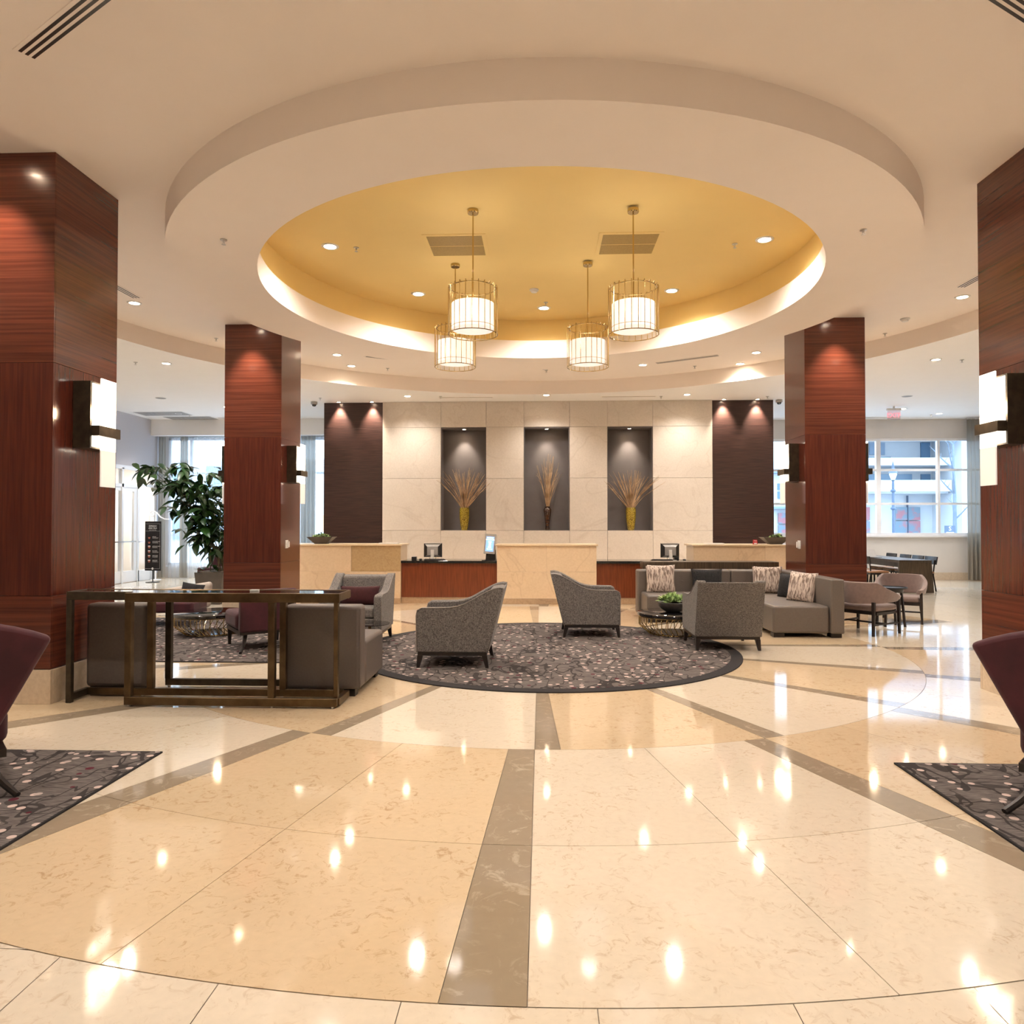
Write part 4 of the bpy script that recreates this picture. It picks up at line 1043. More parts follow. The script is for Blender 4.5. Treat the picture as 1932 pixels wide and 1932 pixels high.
# ================================================================== tweed armchairs (local: faces -Y, origin at floor centre)
def make_armchair():
    t = thing('armchair', '', 'armchair', (0, 0, 0), 0, 'grey tweed armchairs on the round rug')
    d0 = -.38
    prof = [(0.0, .16), (-.005, .54), (.008, .595), (.05, .618), (.20, .620), (.33, .622), (.42, .635), (.50, .662), (.58, .705), (.66, .752), (.74, .795), (.80, .820), (.86, .832), (.905, .826), (.892, .77), (.735, .16)]
    poly = [(y + d0, z) for y, z in prof]
    for s in (-1, 1):
        MB().prism(poly, 'x', s * .39 - (.1 if s > 0 else 0), s * .39 + (0 if s > 0 else .1)).build('side_panel', TWEED, t, bevel=.014, smooth=40)
        pp = [(s * .388, y + d0, z) for y, z in prof[:-1]]
        MB().tube(pp, .005, 6).build('piping', PIPING, t)
    MB().hexa([(-.289, .22, .20), (.289, .22, .20), (.289, .352, .16), (-.289, .352, .16)], [(-.289, .37, .80), (.289, .37, .80), (.289, .51, .815), (-.289, .51, .815)]).build('backrest', TWEED, t, bevel=.03, seg=3, smooth=40)
    MB().hexa([(-.392, .345, .16), (.392, .345, .16), (.392, .365, .16), (-.392, .365, .16)], [(-.392, .49, .80), (.392, .49, .80), (.392, .53, .815), (-.392, .53, .815)]).build('outer_back', TWEED, t, bevel=.012, seg=2, smooth=40)
    MB().box(-.289, .289, -.36, .24, .33, .455).build('seat_cushion', TWEED, t, bevel=.028, seg=3, smooth=40)
    MB().box(-.289, .289, -.365, .30, .16, .325).build('seat_base', TWEED, t, bevel=.01, smooth=40)
    MB().box(-.375, .375, -.37, .35, .125, .16).build('apron', ESPR, t, bevel=.003, smooth=0)
    for sx in (-1, 1):
        for sy, dy in ((-.345, -.02), (.325, .03)):
            x = sx * .35
            MB().hexa([(x - .016 + sx * .012, sy - .016 + dy, 0), (x + .016 + sx * .012, sy - .016 + dy, 0), (x + .016 + sx * .012, sy + .016 + dy, 0), (x - .016 + sx * .012, sy + .016 + dy, 0)],
                      [(x - .028, sy - .028, .13), (x + .028, sy - .028, .13), (x + .028, sy + .028, .13), (x - .028, sy + .028, .13)]).build('leg', ESPR, t, smooth=0)
    return t
ac = make_armchair(); RZ = .0135
ac.location = (-.87, 7.85, RZ); ac.rotation_euler = (0, 0, -pi / 2); ac['label'] = 'grey tweed armchair facing left, nearest one on the round rug'
dup(ac, (.70, 9.93, RZ), pi / 2, 'grey tweed armchair facing right, behind the middle of the round rug')
dup(ac, (2.25, 9.0, RZ), pi, 'grey tweed armchair seen from behind in front of the gold cage table')
dup(ac, (-2.31, 9.18, RZ), 0.02, 'grey tweed armchair facing the viewer with a burgundy cushion', 'grey tweed armchairs on the round rug')

# cushions
def cushion(name, loc, size, rot, mat, label, group=None):
    """square cushion: pinched corners, thickness along local y"""
    n = 16; w_, th, h = size; vs = []; fs = []
    for side in (-1, 1):
        for j in range(n + 1):
            for i in range(n + 1):
                u, v = i / n * 2 - 1, j / n * 2 - 1
                e = max(0, (1 - abs(u) ** 2.6)) ** .5 * max(0, (1 - abs(v) ** 2.6)) ** .5
                k = 1 - .07 * (1 - abs(v) ** 2) * abs(u) ** 3; k2 = 1 - .07 * (1 - abs(u) ** 2) * abs(v) ** 3
                vs.append((u * w_ / 2 * k, side * th / 2 * e, v * h / 2 * k2))
    m = (n + 1) ** 2
    for side in (0, 1):
        for j in range(n):
            for i in range(n): a = side * m + j * (n + 1) + i; fs.append((a, a + 1, a + n + 2, a + n + 1))
    me = MB().add(vs, fs)
    me_o = me.build(name, mat, None, smooth=60)
    bm = bmesh.new(); bm.from_mesh(me_o.data); bmesh.ops.remove_doubles(bm, verts=bm.verts, dist=1e-4); bmesh.ops.recalc_face_normals(bm, faces=bm.faces); bm.to_mesh(me_o.data); bm.free()
    me_o.location = loc; me_o.rotation_euler = rot; tag(me_o, label, 'cushion', group)
    return me_o
cushion('lumbar_cushion', (-2.29, 9.22, .585), (.52, .14, .25), (-.25, 0, 0), VELVET_D, 'dark burgundy lumbar cushion on the tweed armchair facing the viewer')

# ================================================================== right sectional sofa
t = thing('sectional_sofa', 'taupe leather L-shaped sectional sofa on the right, beside the rear column', 'sofa', (2.8, 11.0, 0))
ox, oy = 2.8, 11.0
def sb(nm, x0, x1, y0, y1, z0, z1, bev=.03, mt=VINYL, par=None, seg=3):
    return MB().box(x0 - ox, x1 - ox, y0 - oy, y1 - oy, z0, z1).build(nm, mt, par or t, bevel=bev, smooth=50, seg=seg)
sb('seat_module', 1.66, 3.10, 11.12, 11.83, .055, .415)
sb('seat_module', 3.105, 3.86, 10.93, 11.83, .055, .415)
# right arm with the splayed inner corner
MB().hexa([(3.12 - ox, 9.74 - oy, .055), (3.86 - ox, 9.74 - oy, .055), (3.86 - ox, 10.925 - oy, .055), (3.12 - ox, 10.925 - oy, .055)],
          [(3.12 - ox, 9.74 - oy, .415), (3.86 - ox, 9.74 - oy, .415), (3.86 - ox, 10.925 - oy, .415), (3.12 - ox, 10.925 - oy, .415)]).build('seat_module', VINYL, t, bevel=.03, seg=3, smooth=50)
b1 = sb('backrest', 1.60, 3.10, 11.80, 12.05, .055, .765)
b2 = sb('backrest', 3.105, 4.04, 11.80, 12.05, .055, .765)
sb('backrest', 3.865, 4.04, 9.70, 10.90, .055, .775, .022)
sb('backrest', 3.865, 4.04, 10.905, 11.80, .055, .770, .022)
def tuft(x, y, z, par, along='x'):
    MB().blob((x - ox, y - oy, z), (.022, .014, .022), .9, 10, 6).build('tuft_button', VINYL_D, par)
    MB().tube([(x - .07 - ox, y - .002 - oy, z), (x + .07 - ox, y - .002 - oy, z)], .0025, 5).tube([(x - ox, y - .002 - oy, z - .06), (x - ox, y - .002 - oy, z + .06)], .0025, 5).build('tuft_seam', VINYL_D, par)
for x in (1.95, 2.32, 2.69): tuft(x, 11.80, .59, b1)
for x in (3.35,): tuft(x, 11.80, .59, b2)
for x, y in ((1.75, 11.2), (1.75, 11.95), (3.0, 11.2), (3.2, 9.82), (3.95, 9.82), (3.95, 11.9), (3.2, 10.8)):
    MB().box(x - .07 - ox, x + .07 - ox, y - .07 - oy, y + .07 - oy, 0, .055).build('foot', ESPR, t, smooth=0)
cushion('scatter_cushion', (1.96, 11.71, .62), (.47, .15, .47), (-.2, 0, 0), CUSH_TN, 'tan and white streaked cushion at the left end of the sectional sofa', 'streaked cushions on the sectional sofa')
cushion('scatter_cushion', (2.70, 11.71, .60), (.50, .15, .38), (-.2, 0, 0), CUSH_DK, 'charcoal ribbed oblong cushion in the middle of the sofa back', 'charcoal cushions on the sectional sofa')
cushion('scatter_cushion', (3.62, 11.60, .62), (.46, .15, .44), (-.2, 0, -.25), CUSH_TN, 'tan and white streaked cushion in the corner of the sectional sofa', 'streaked cushions on the sectional sofa')
cushion('scatter_cushion', (3.74, 10.95, .575), (.40, .14, .38), (-.22, 0, -1.05), CUSH_DK, 'charcoal square cushion leaning on the right arm section of the sofa', 'charcoal cushions on the sectional sofa')
cushion('scatter_cushion', (3.74, 10.42, .61), (.45, .15, .44), (-.22, .03, -.95), CUSH_TN, 'tan and white streaked cushion nearest the open end of the sofa', 'streaked cushions on the sectional sofa')

# sofa table behind the sectional
t = thing('sofa_table', 'long dark walnut table standing behind the sectional sofa', 'table', (2.95, 12.65, 0))
MB().box(-1.16, 1.13, -.2, .22, .74, .86).build('top', WOOD_TBL, t, smooth=0, bevel=.004)
for x in (-1.08, .58):
    for y in (-.15, .16): MB().box(x - .05, x + .05, y - .04, y + .04, 0, .74).build('leg', WOOD_TBL, t, smooth=0)
MB().box(-1.03, .53, .14, .18, .1, .70).build('modesty_panel', ESPR, t, smooth=0)

# ================================================================== gold cage coffee tables
def make_cage_table():
    t = thing('coffee_table', '', 'coffee table', (0, 0, 0), 0, 'black glass tables with gold wire cages')
    MB().lathe([(.485, .245), (.50, .255), (.50, .285), (.49, .293)], 64).build('table_top', BLKGLASS, t, smooth=40)
    def ring(r, z, q, n=56): return MB().tube([(r * cos(2 * pi * i / n), r * sin(2 * pi * i / n), z) for i in range(n)], q, 8, closed=True)
    ring(.475, .240, .006).build('top_ring', BRASS, t); ring(.345, .008, .006).build('base_ring', BRASS, t)
    me = None
    for i in range(36):
        if me is None:
            a = .16
            o = MB().tube([(.475, 0, .24), (.475, .0, .125), (.46, .02, .105), (.345 * cos(a), .345 * sin(a), .008)], .006, 6).build('cage_bar', BRASS, t); me = o.data
        else: o = bpy.data.objects.new('cage_bar', me); COL.objects.link(o); o.parent = t
        o.rotation_euler = (0, 0, 2 * pi * i / 36)
    MB().lathe([(.33, .012), (.33, .018)], 48).build('base_plate', BLKGLASS, t, smooth=40)
    return t
ct = make_cage_table(); ct.location = (1.86, 9.98, .0125); ct['label'] = 'black round coffee table on gold wire cage, bowl of succulents on it'
dup(ct, (-4.47, 9.75, .0125), .04, 'black round coffee table on gold wire cage, in the left lounge')
t = thing('planter_bowl', 'round grey bowl of green succulents on the right coffee table', 'plant', (1.84, 9.96, .293))
MB().lathe([(.0001, 0), (.075, 0), (.085, .01), (.14, .045), (.182, .085), (.197, .115), (.203, .145), (.195, .15), (.18, .135), (.0001, .13)], 48).build('bowl', BOWL, t, smooth=45)
MB().lathe([(.0001, .137), (.178, .137)], 32).build('gravel_fill', GRAVEL, t, smooth=0)
succulents(t, .15, .15, 40, 9, (LEAF_S, LEAF_S), .075, .085)
tag(MB().lathe([(.036, 0), (.036, .006), (.0001, .007)], 24).build('coaster', CHROME, smooth=40, loc=(-4.2, 9.55, .306)), 'small round coaster on the left coffee table', 'coaster')

# ================================================================== left lounge: grey lounge chairs with backs to the viewer
def lounge(x0, x1, label):
    t = thing('lounge_chair', label, 'lounge chair', ((x0 + x1) / 2, 6.645, 0), 0); h = (x1 - x0) / 2
    MB().box(-h, h, -.40, -.20, .06, .79).build('backrest', VINYL_D, t, bevel=.035, seg=3, smooth=50)
    MB().box(-h, h, -.195, .52, .06, .46).build('seat', VINYL_D, t, bevel=.035, seg=3, smooth=50)
    for s in (-1, 1):
        MB().tube([(s * (h - .004), -.395, .07), (s * (h - .004), -.395, .76)], .004, 6).build('seam', VINYL_D, t)
        for y in (-.33, .45): MB().box(s * (h - .1) - .05, s * (h - .1) + .05, y - .05, y + .05, 0, .06).build('foot', ESPR, t, smooth=0)
    return t
t = thing('upholstered_screen', 'taupe leather upholstered end panel behind the console, against the left column', 'screen', (-3.71, 6.34, 0))
MB().box(-.28, .27, -.09, .08, .06, .80).build('padded_panel', VINYL_D, t, bevel=.04, seg=3, smooth=50)
MB().box(-.25, .25, -.06, .05, 0, .06).build('plinth', ESPR, t, smooth=0)
lounge(-2.22, -1.53, 'square taupe lounge chair behind the console, back to the viewer')

# ================================================================== bronze console table
t = thing('console_table', 'long bronze framed console table with black glass top, left foreground', 'console table', (-2.75, 6.1, 0)); ox, oy = -2.75, 6.1
def cb(nm, x0, x1, y0, y1, z0, z1, mt=BRONZE):
    return MB().box(x0 - ox, x1 - ox, y0 - oy, y1 - oy, z0, z1).build(nm, mt, t, smooth=0, bevel=.003, seg=1)
PW = .055
cb('top_rail', -3.39, -1.60, 5.83, 5.86, .86, .935)
cb('front_base_rail', -3.39, -1.62, 5.83, 5.88, .015, .08)
for x in (-3.39, -2.19): cb('post', x, x + PW, 5.832, 5.885, .08, .86)
cb('post', -1.66, -1.625, 5.88, 5.93, .08, .86)
cb('end_rail', -1.615, -1.60, 5.86, 6.19, .87, .935)
cb('base_side_rail', -1.66, -1.61, 5.88, 6.20, .015, .07)
cb('middle_base_rail', -3.92, -1.66, 6.17, 6.21, .015, .075)
for x in (-3.385, -2.215): cb('post', x, x + PW, 6.165, 6.215, .075, .86)
cb('back_top_rail', -3.95, -1.615, 6.17, 6.20, .86, .935)
cb('left_top_rail', -3.95, -3.39, 5.93, 5.96, .865, .935, BRONZE_D)
cb('left_end_rail', -3.95, -3.92, 5.96, 6.17, .865, .935, BRONZE_D)
cb('left_base_rail', -3.95, -3.91, 5.96, 6.21, .015, .075, BRONZE_D)
cb('post', -3.95, -3.905, 5.93, 5.975, .0, .865, BRONZE_D)
cb('rear_base_rail', -3.43, -2.24, 6.56, 6.60, .015, .075, BRONZE_D)
for x in (-3.43, -2.28): cb('post', x, x + PW, 6.555, 6.605, .075, .86, BRONZE_D)
cb('rear_top_rail', -3.43, -2.24, 6.21, 6.60, .835, .86, BRONZE_D)
cb('table_top', -3.92, -1.615, 5.965, 6.17, .915, .931, BLKGLASS)
cb('table_top', -3.385, -1.615, 5.86, 5.965, .915, .931, BLKGLASS)
for x, y in ((-3.36, 5.855), (-1.66, 5.855), (-2.16, 5.855), (-3.93, 5.95), (-3.43, 6.19), (-2.2, 6.19), (-1.7, 6.19), (-3.4, 6.58), (-2.27, 6.58)):
    MB().cyl((x - ox, y - oy, 0), .014, 0, .016, 12).build('glide', CHROME, t)
tag(MB().box(-.035, .035, -.02, .02, 0, .014).build('key_card', WHITE, smooth=0, bevel=.002, loc=(-2.40, 6.08, .931)), 'small white folded card on the console table', 'card')

# ================================================================== burgundy slipper chairs
def curved_leg(t, x, y, dx, dy, z0, mt=ESPR, w_=.022):
    pts = [(x + dx * (f ** 2.0), y + dy * (f ** 2.0), z0 * (1 - f) + .008 * f) for f in (0, .2, .4, .6, .8, 1)]
    MB().tube(pts, w_, 8, rs=[w_ * 1.2, w_ * 1.2, w_ * 1.1, w_, w_ * .9, w_ * .8]).build('leg', mt, t)
def slipper(loc, rz, label, splay, tw=.92, bw=.62, h=.9, crown=.05, rake=.12, group=None, mt=VELVET, mb_=VELVET, seat_w=.68, cat='chair'):
    """faces local -Y; back at +Y"""
    t = thing('slipper_chair', label, cat, loc, rz, group)
    n = 12; f = []; b = []
    outline = [(-bw / 2, .22)] + [(-tw / 2 + tw * i / n, h - crown * (2 * i / n - 1) ** 2) for i in range(n + 1)] + [(bw / 2, .22)]
    th = .13
    vs = []
    for s in (0, 1):
        for x, z in outline: vs.append((x, .27 + rake * (z - .22) / (h - .22) + s * th * (1 - .25 * (z - .22) / (h - .22)), z))
    k = len(outline); fs = [tuple(range(k)), tuple(range(k, 2 * k))[::-1]] + [(i, (i + 1) % k, k + (i + 1) % k, k + i) for i in range(k)]
    MB().add(vs, fs).build('backrest', mb_, t, bevel=.028, seg=3, smooth=45)
    MB().box(-seat_w / 2, seat_w / 2, -.36, .27, .24, .44).build('seat', mt, t, bevel=.05, seg=3, smooth=50)
    for i in (-1, 1):
        for j in (-.15, .1): MB().blob((i * .16, j, .438), (.02, .02, .012), .9, 8, 6).build('tuft_button', mt, t)
    MB().box(-seat_w / 2 + .02, seat_w / 2 - .02, -.33, .38, .195, .24).build('seat_frame', ESPR, t, smooth=0)
    for s in (-1, 1):
        MB().hexa([(s * .29 - .016, -.30 - .016, 0), (s * .29 + .016, -.30 - .016, 0), (s * .29 + .016, -.30 + .016, 0), (s * .29 - .016, -.30 + .016, 0)],
                  [(s * .29 - .024, -.30 - .024, .2), (s * .29 + .024, -.30 - .024, .2), (s * .29 + .024, -.30 + .024, .2), (s * .29 - .024, -.30 + .024, .2)]).build('leg', ESPR, t, smooth=0)
        curved_leg(t, s * .24, .30, s * splay, .20, .20)
    return t
slipper((-3.42, 3.98, .0135), pi + .75, 'burgundy velvet slipper chair at the left edge, seen from behind', .12, 1.06, .42, .97, .13, .06, 'burgundy slipper chairs in the foreground')
slipper((3.03, 3.96, .0135), pi - .75, 'burgundy velvet slipper chair at the right edge, seen from behind', .12, 1.06, .42, .97, .13, .06, 'burgundy slipper chairs in the foreground')
slipper((-3.42, 8.78, .0135), pi + .62, 'burgundy slipper chair beside the left coffee table, seen through the console', .10, .66, .64, .72, .0, .08)

# chaise with grey back
t = thing('chaise', 'burgundy seat with sloping pale grey back behind the left coffee table', 'chaise', (-5.55, 10.6, .0135), .12)
MB().hexa([(-.5, -.35, .2), (.5, -.35, .2), (.5, .3, .2), (-.5, .3, .2)], [(-.5, -.35, .36), (.5, -.35, .36), (.5, .3, .36), (-.5, .3, .36)]).build('seat', VELVET, t, bevel=.04, seg=3, smooth=50)
MB().hexa([(-.52, .22, .2), (.52, .22, .2), (.52, .42, .2), (-.52, .42, .2)], [(-.52, .26, .44), (.52, .26, .60), (.52, .50, .60), (-.52, .50, .44)]).build('backrest', LTGREY, t, bevel=.06, seg=4, smooth=50)
for sx in (-.44, .44):
    curved_leg(t, sx, -.28, -.10 if sx < 0 else .02, -.10, .2)
    MB().obox((sx, .33, .1), (.04, .04, .2)).build('leg', ESPR, t, smooth=0)
cushion('throw_pillow', (-5.25, 10.77, .50), (.34, .10, .22), (-.35, .15, .1), CUSH_DK, 'dark patterned throw pillow on the pale grey chaise back')

t = thing('side_table', 'low round smoked glass side table between armchair and lounge chair', 'side table', (-1.95, 8.35, .0125))
MB().lathe([(.0001, .33), (.23, .33), (.235, .338), (.0001, .342)], 40).build('glass_top', BLKGLASS, t)
MB().cyl((0, 0, 0), .02, .02, .33, 12).build('stem', BRONZE, t)
MB().lathe([(.0001, 0), (.16, 0), (.16, .012), (.03, .022)], 32).build('base', BRONZE, t)

# ================================================================== mauve barrel chairs and side table
def barrel(loc, rz, label):
    t = thing('barrel_chair', label, 'chair', loc, rz, 'mauve barrel chairs')
    n = 30; A = radians(128); vs = []; fs = []
    for i in range(n + 1):
        a = -A + 2 * A * i / n; f = abs(a) / A
        rx, ry = .335, .33
        zt = .715 if f < .42 else .715 - .20 * min(1, (f - .42) / .5) ** .85
        zb = .42 + .03 * f
        ca, sa = cos(a), sin(a)
        yext = 0 if f < .6 else -(f - .6) * .38
        for rr, z in ((1.0, zb), (1.06, (zt + zb) / 2), (1.09, zt), (.93, zt + .004), (.87, (zt + zb) / 2), (.86, zb)):
            vs.append((rx * rr * sa, ry * rr * ca + yext, z))
    k = 6
    for i in range(n):
        for q in range(k): fs.append((i * k + q, i * k + (q + 1) % k, (i + 1) * k + (q + 1) % k, (i + 1) * k + q))
    fs += [tuple(range(k))[::-1], tuple(range(n * k, n * k + k))]
    MB().add(vs, fs).build('curved_back', MAUVE, t, bevel=.008, smooth=60)
    MB().box(-.275, .275, -.29, .22, .315, .405).build('seat_cushion', MAUVE, t, bevel=.035, seg=3, smooth=50)
    MB().box(-.28, .28, -.29, .22, .275, .315).build('seat_rail', ESPR, t, smooth=0, bevel=.003)
    for sx in (-1, 1):
        MB().hexa([(sx * .30 - .014, -.31, 0), (sx * .30 + .014, -.31, 0), (sx * .30 + .014, -.28, 0), (sx * .30 - .014, -.28, 0)], [(sx * .29 - .02, -.315, .47), (sx * .29 + .02, -.315, .47), (sx * .29 + .02, -.27, .47), (sx * .29 - .02, -.27, .47)]).build('leg', ESPR, t, smooth=0)
        MB().hexa([(sx * .27 - .014, .28, 0), (sx * .27 + .014, .28, 0), (sx * .27 + .014, .31, 0), (sx * .27 - .014, .31, 0)], [(sx * .24 - .02, .21, .45), (sx * .24 + .02, .21, .45), (sx * .24 + .02, .25, .45), (sx * .24 - .02, .25, .45)]).build('leg', ESPR, t, smooth=0)
        MB().bar((sx * .295, -.29, .15), (sx * .265, .265, .15), .018, .022).build('stretcher', ESPR, t, smooth=0)
    MB().bar((-.28, .0, .15), (.28, .0, .15), .018, .022).build('stretcher', ESPR, t, smooth=0)
    return t
barrel((4.56, 10.25, 0), pi - .95, 'mauve barrel chair beside the sofa end, seen from behind')
barrel((5.63, 11.48, 0), -.52, 'mauve barrel chair farther back, facing the round side table')
t = thing('side_table', 'round black tray side table between the two mauve barrel chairs', 'side table', (5.22, 10.95, 0))
MB().lathe([(.0001, .55), (.20, .55), (.225, .552), (.228, .575), (.22, .575), (.216, .562), (.0001, .56)], 40).build('tray_top', BLACK, t, smooth=40)
MB().lathe([(.17, .50), (.18, .55)], 32).build('apron', ESPR, t)
for k in range(4):
    a = pi / 4 + k * pi / 2
    MB().bar((.15 * cos(a), .15 * sin(a), .52), (.20 * cos(a), .20 * sin(a), 0), .03, .03).build('leg', ESPR, t, smooth=0)

# ================================================================== long communal table and chairs
t = thing('communal_table', 'long walnut communal table with solid end panel by the right far window', 'table', (8.25, 17.9, 0))
MB().box(-.35, .35, -1.70, 1.55, .66, .715).build('table_top', WOOD_TBL, t, smooth=0, bevel=.003)
for y in (-1.69, 1.50): MB().hexa([(-.34, y, 0), (.40, y, 0), (.40, y + .05, 0), (-.34, y + .05, 0)], [(-.35, y, .66), (.35, y, .66), (.35, y + .05, .66), (-.35, y + .05, .66)]).build('end_panel', WOOD_TBL, t, smooth=0)
MB().box(-.03, .03, -1.62, 1.48, .52, .66).build('apron_rail', WOOD_TBL, t, smooth=0)
def make_dchair():
    t = thing('dining_chair', '', 'chair', (0, 0, 0), 0, 'dark wood dining chairs at the communal table')
    MB().box(-.21, .21, -.22, .20, .395, .445).build('seat', TANSEAT, t, bevel=.02, seg=2, smooth=50)
    MB().box(-.20, .20, -.21, .19, .355, .395).build('seat_frame', ESPR, t, smooth=0)
    n = 8; vs = []; fs = []
    for i in range(n + 1):
        u = i / n * 2 - 1
        for dy, z in ((0, .60), (.022, .60), (.022 + .03, .775), (.03, .775)): vs.append((u * .255, .20 + dy + .03 * (1 - u * u), z))
    for i in range(n):
        for q in range(4): fs.append((i * 4 + q, i * 4 + (q + 1) % 4, (i + 1) * 4 + (q + 1) % 4, (i + 1) * 4 + q))
    fs += [(3, 2, 1, 0), tuple(range(n * 4, n * 4 + 4))]
    MB().add(vs, fs).build('backrest', ESPR, t, smooth=50)
    for s in (-1, 1):
        MB().bar((s * .18, -.19, 0), (s * .18, -.19, .38), .03).build('leg', ESPR, t, smooth=0)
        MB().tube([(s * .18, .24, 0), (s * .18, .18, .38), (s * .19, .215, .70)], .016, 6).build('leg', ESPR, t, smooth=0)
    return t
dc = make_dchair()
pos = [(7.72, 16.95, pi / 2 + pi, 'left side, nearest the viewer'), (7.72, 17.60, pi / 2 + pi, 'left side, second from the viewer'), (7.72, 18.3, pi / 2 + pi, 'left side, farthest'),
       (8.64, 16.75, -pi / 2 + pi, 'right side, nearest the viewer'), (8.64, 17.32, -pi / 2 + pi, 'right side, second from the viewer'), (8.64, 17.9, -pi / 2 + pi, 'right side, third from the viewer'), (8.64, 18.6, -pi / 2 + pi, 'right side, farthest')]
for k, (x, y, rz, lb) in enumerate(pos):
    # faces the table: left side chairs face +X, right side chairs face -X
    rz = pi / 2 if x < 8.2 else -pi / 2
    o = dc if k == 0 else dup(dc)
    o.location = (x, y, 0); o.rotation_euler = (0, 0, rz); o['label'] = 'dark dining chair with tan seat at the communal table, ' + lb
t = thing('desk_lamp', 'thin curved metal lamp on the communal table beside the right column', 'lamp', (8.1, 18.0, .715))
MB().lathe([(.0001, 0), (.06, 0), (.055, .012), (.0001, .014)], 20).build('base', SILVER, t)
MB().tube([(0, 0, .01), (0, 0, .10)] + [(-.09 + .09 * cos(a), 0, .10 + .07 * sin(a)) for a in [pi * i / 8 for i in range(1, 9)]], .006, 6).build('arm', SILVER, t)
MB().lathe([(.012, 0), (.022, -.02), (.02, -.022), (.0001, -.01)], 14, (-.18, 0, .10)).build('head', SILVER, t)
t = thing('open_laptop', 'small open laptop at the near side of the communal table', 'laptop', (7.98, 17.55, .715), .3)
MB().box(-.13, .13, -.09, .09, 0, .012).build('keyboard_deck', SILVER, t, smooth=0)
MB().obox((0, .125, .10), (.26, .008, .19), (-.42, 0, 0)).build('lid', WHITE, t, smooth=0)

# ================================================================== left far corner
# tall plant
t = thing('potted_tree', 'tall broad-leaved green plant in a square grey planter, left of the rear left column', 'plant', (-6.12, 13.55, 0))
m = MB(); m.hexa([(-.27, -.24, 0), (.15, -.24, 0), (.15, .2, 0), (-.27, .2, 0)], [(-.33, -.27, .60), (.21, -.27, .60), (.21, .25, .60), (-.33, .25, .60)])
m.build('planter', PLANTER, t, smooth=0, bevel=.006)
MB().box(-.29, .17, -.23, .21, .595, .612).build('soil', GRAVEL, t, smooth=0)
rnd = random.Random(21)
def leaf_mesh(L_, W_, fold=.35):
    vs = [(0, 0, 0)]; fs = []
    rows = [(.0, .05), (.22, .75), (.5, 1.0), (.78, .62), (1.0, .02)]
    vs = []
    for f, w_ in rows:
        z = -.25 * L_ * f * f
        vs += [(-W_ / 2 * w_, L_ * f, z + fold * W_ / 2 * w_), (0, L_ * f, z), (W_ / 2 * w_, L_ * f, z + fold * W_ / 2 * w_)]
    for i in range(len(rows) - 1):
        a = i * 3; fs += [(a, a + 1, a + 4, a + 3), (a + 1, a + 2, a + 5, a + 4)]
    return vs, fs
lm = []
for L_, W_ in ((.20, .085), (.16, .07), (.24, .10)):
    v_, f_ = leaf_mesh(L_, W_); me = bpy.data.meshes.new('leaf'); me.from_pydata(v_, [], f_); me.materials.append(LEAF); me.shade_smooth(); lm.append(me)
nleaf = 0
stems = []
for k in range(7):
    a = rnd.uniform(0, 2 * pi); bx0, by0 = rnd.uniform(-.14, .10), rnd.uniform(-.1, .1)
    tx = -.46 + .72 * (k / 6 * 2 - 1) + rnd.uniform(-.06, .06); ty = rnd.uniform(-.3, .3); tz = rnd.uniform(1.9, 2.5) + (.15 if k < 4 else 0)
    pts = []
    for i in range(9):
        f = i / 8
        pts.append(Vector((bx0 + (tx - bx0) * f ** 1.6 + rnd.uniform(-.015, .015), by0 + (ty - by0) * f ** 1.6, .58 + (tz - .58) * f)))
    MB().tube(pts, .008, 6, rs=[.011 * (1 - .6 * i / 8) for i in range(9)]).build('stem', STEM, t); stems.append(pts)
    for i in range(2, 9):
        p = pts[i]
        for b in range(2):
            # side twig carrying a whorl of leaves
            az = rnd.uniform(0, 2 * pi); ln = rnd.uniform(.12, .50)
            q = p + Vector((cos(az) * ln, sin(az) * ln * .8, rnd.uniform(-.10, .12)))
            MB().tube([p, (p + q) / 2 + Vector((0, 0, .02)), q], .003, 4).build('twig', STEM, t)
            c0 = rnd.uniform(0, 6)
            for w_ in range(3 + (i + b) % 2 + (i > 6)):
                if nleaf >= 290: break
                o = bpy.data.objects.new('leaf', lm[rnd.randrange(3)]); COL.objects.link(o); o.parent = t; nleaf += 1
                o.location = q; o.rotation_euler = (rnd.uniform(-.9, .15), rnd.uniform(-.4, .4), c0 + w_ * 2 * pi / 4 + rnd.uniform(-.3, .3)); s = rnd.uniform(1.15, 1.75); o.scale = (s, s, s)
mass = MB()
for k in range(260):
    pts = stems[k % 7]; p = pts[rnd.randrange(3, 9)]; az = rnd.uniform(0, 2 * pi); ln = rnd.uniform(.1, .5)
    q = p + Vector((cos(az) * ln, sin(az) * ln * .7, rnd.uniform(-.16, .14)))
    v_, f_ = leaf_mesh(.25, .115); Rm = Euler((rnd.uniform(-.9, .15), rnd.uniform(-.4, .4), rnd.uniform(0, 6.28))).to_matrix()
    mass.add([q + Rm @ Vector(v) for v in v_], f_)
o = mass.build('leaf_mass', LEAF, t, smooth=60); o['kind'] = 'stuff'
for k in range(8):
    o = bpy.data.objects.new('leaf', lm[0]); COL.objects.link(o); o.parent = t
    o.location = (-.22 + .05 * k, -.2, .62 + .02 * (k % 3)); o.rotation_euler = (rnd.uniform(0, 1), 0, rnd.uniform(0, 6))

# burgundy banquette behind the plant
t = thing('banquette', 'burgundy banquette seat behind the tall plant', 'sofa', (-7.6, 17.8, 0))
MB().box(-.75, .75, .1, .32, .15, .88).build('backrest', VELVET, t, bevel=.04, seg=3, smooth=50)
MB().box(-.75, .75, -.5, .1, .15, .45).build('seat', VELVET, t, bevel=.04, seg=3, smooth=50)
for x in (-.65, .65):
    for y in (-.42, .25): MB().box(x - .03, x + .03, y - .03, y + .03, 0, .15).build('leg', ESPR, t, smooth=0)

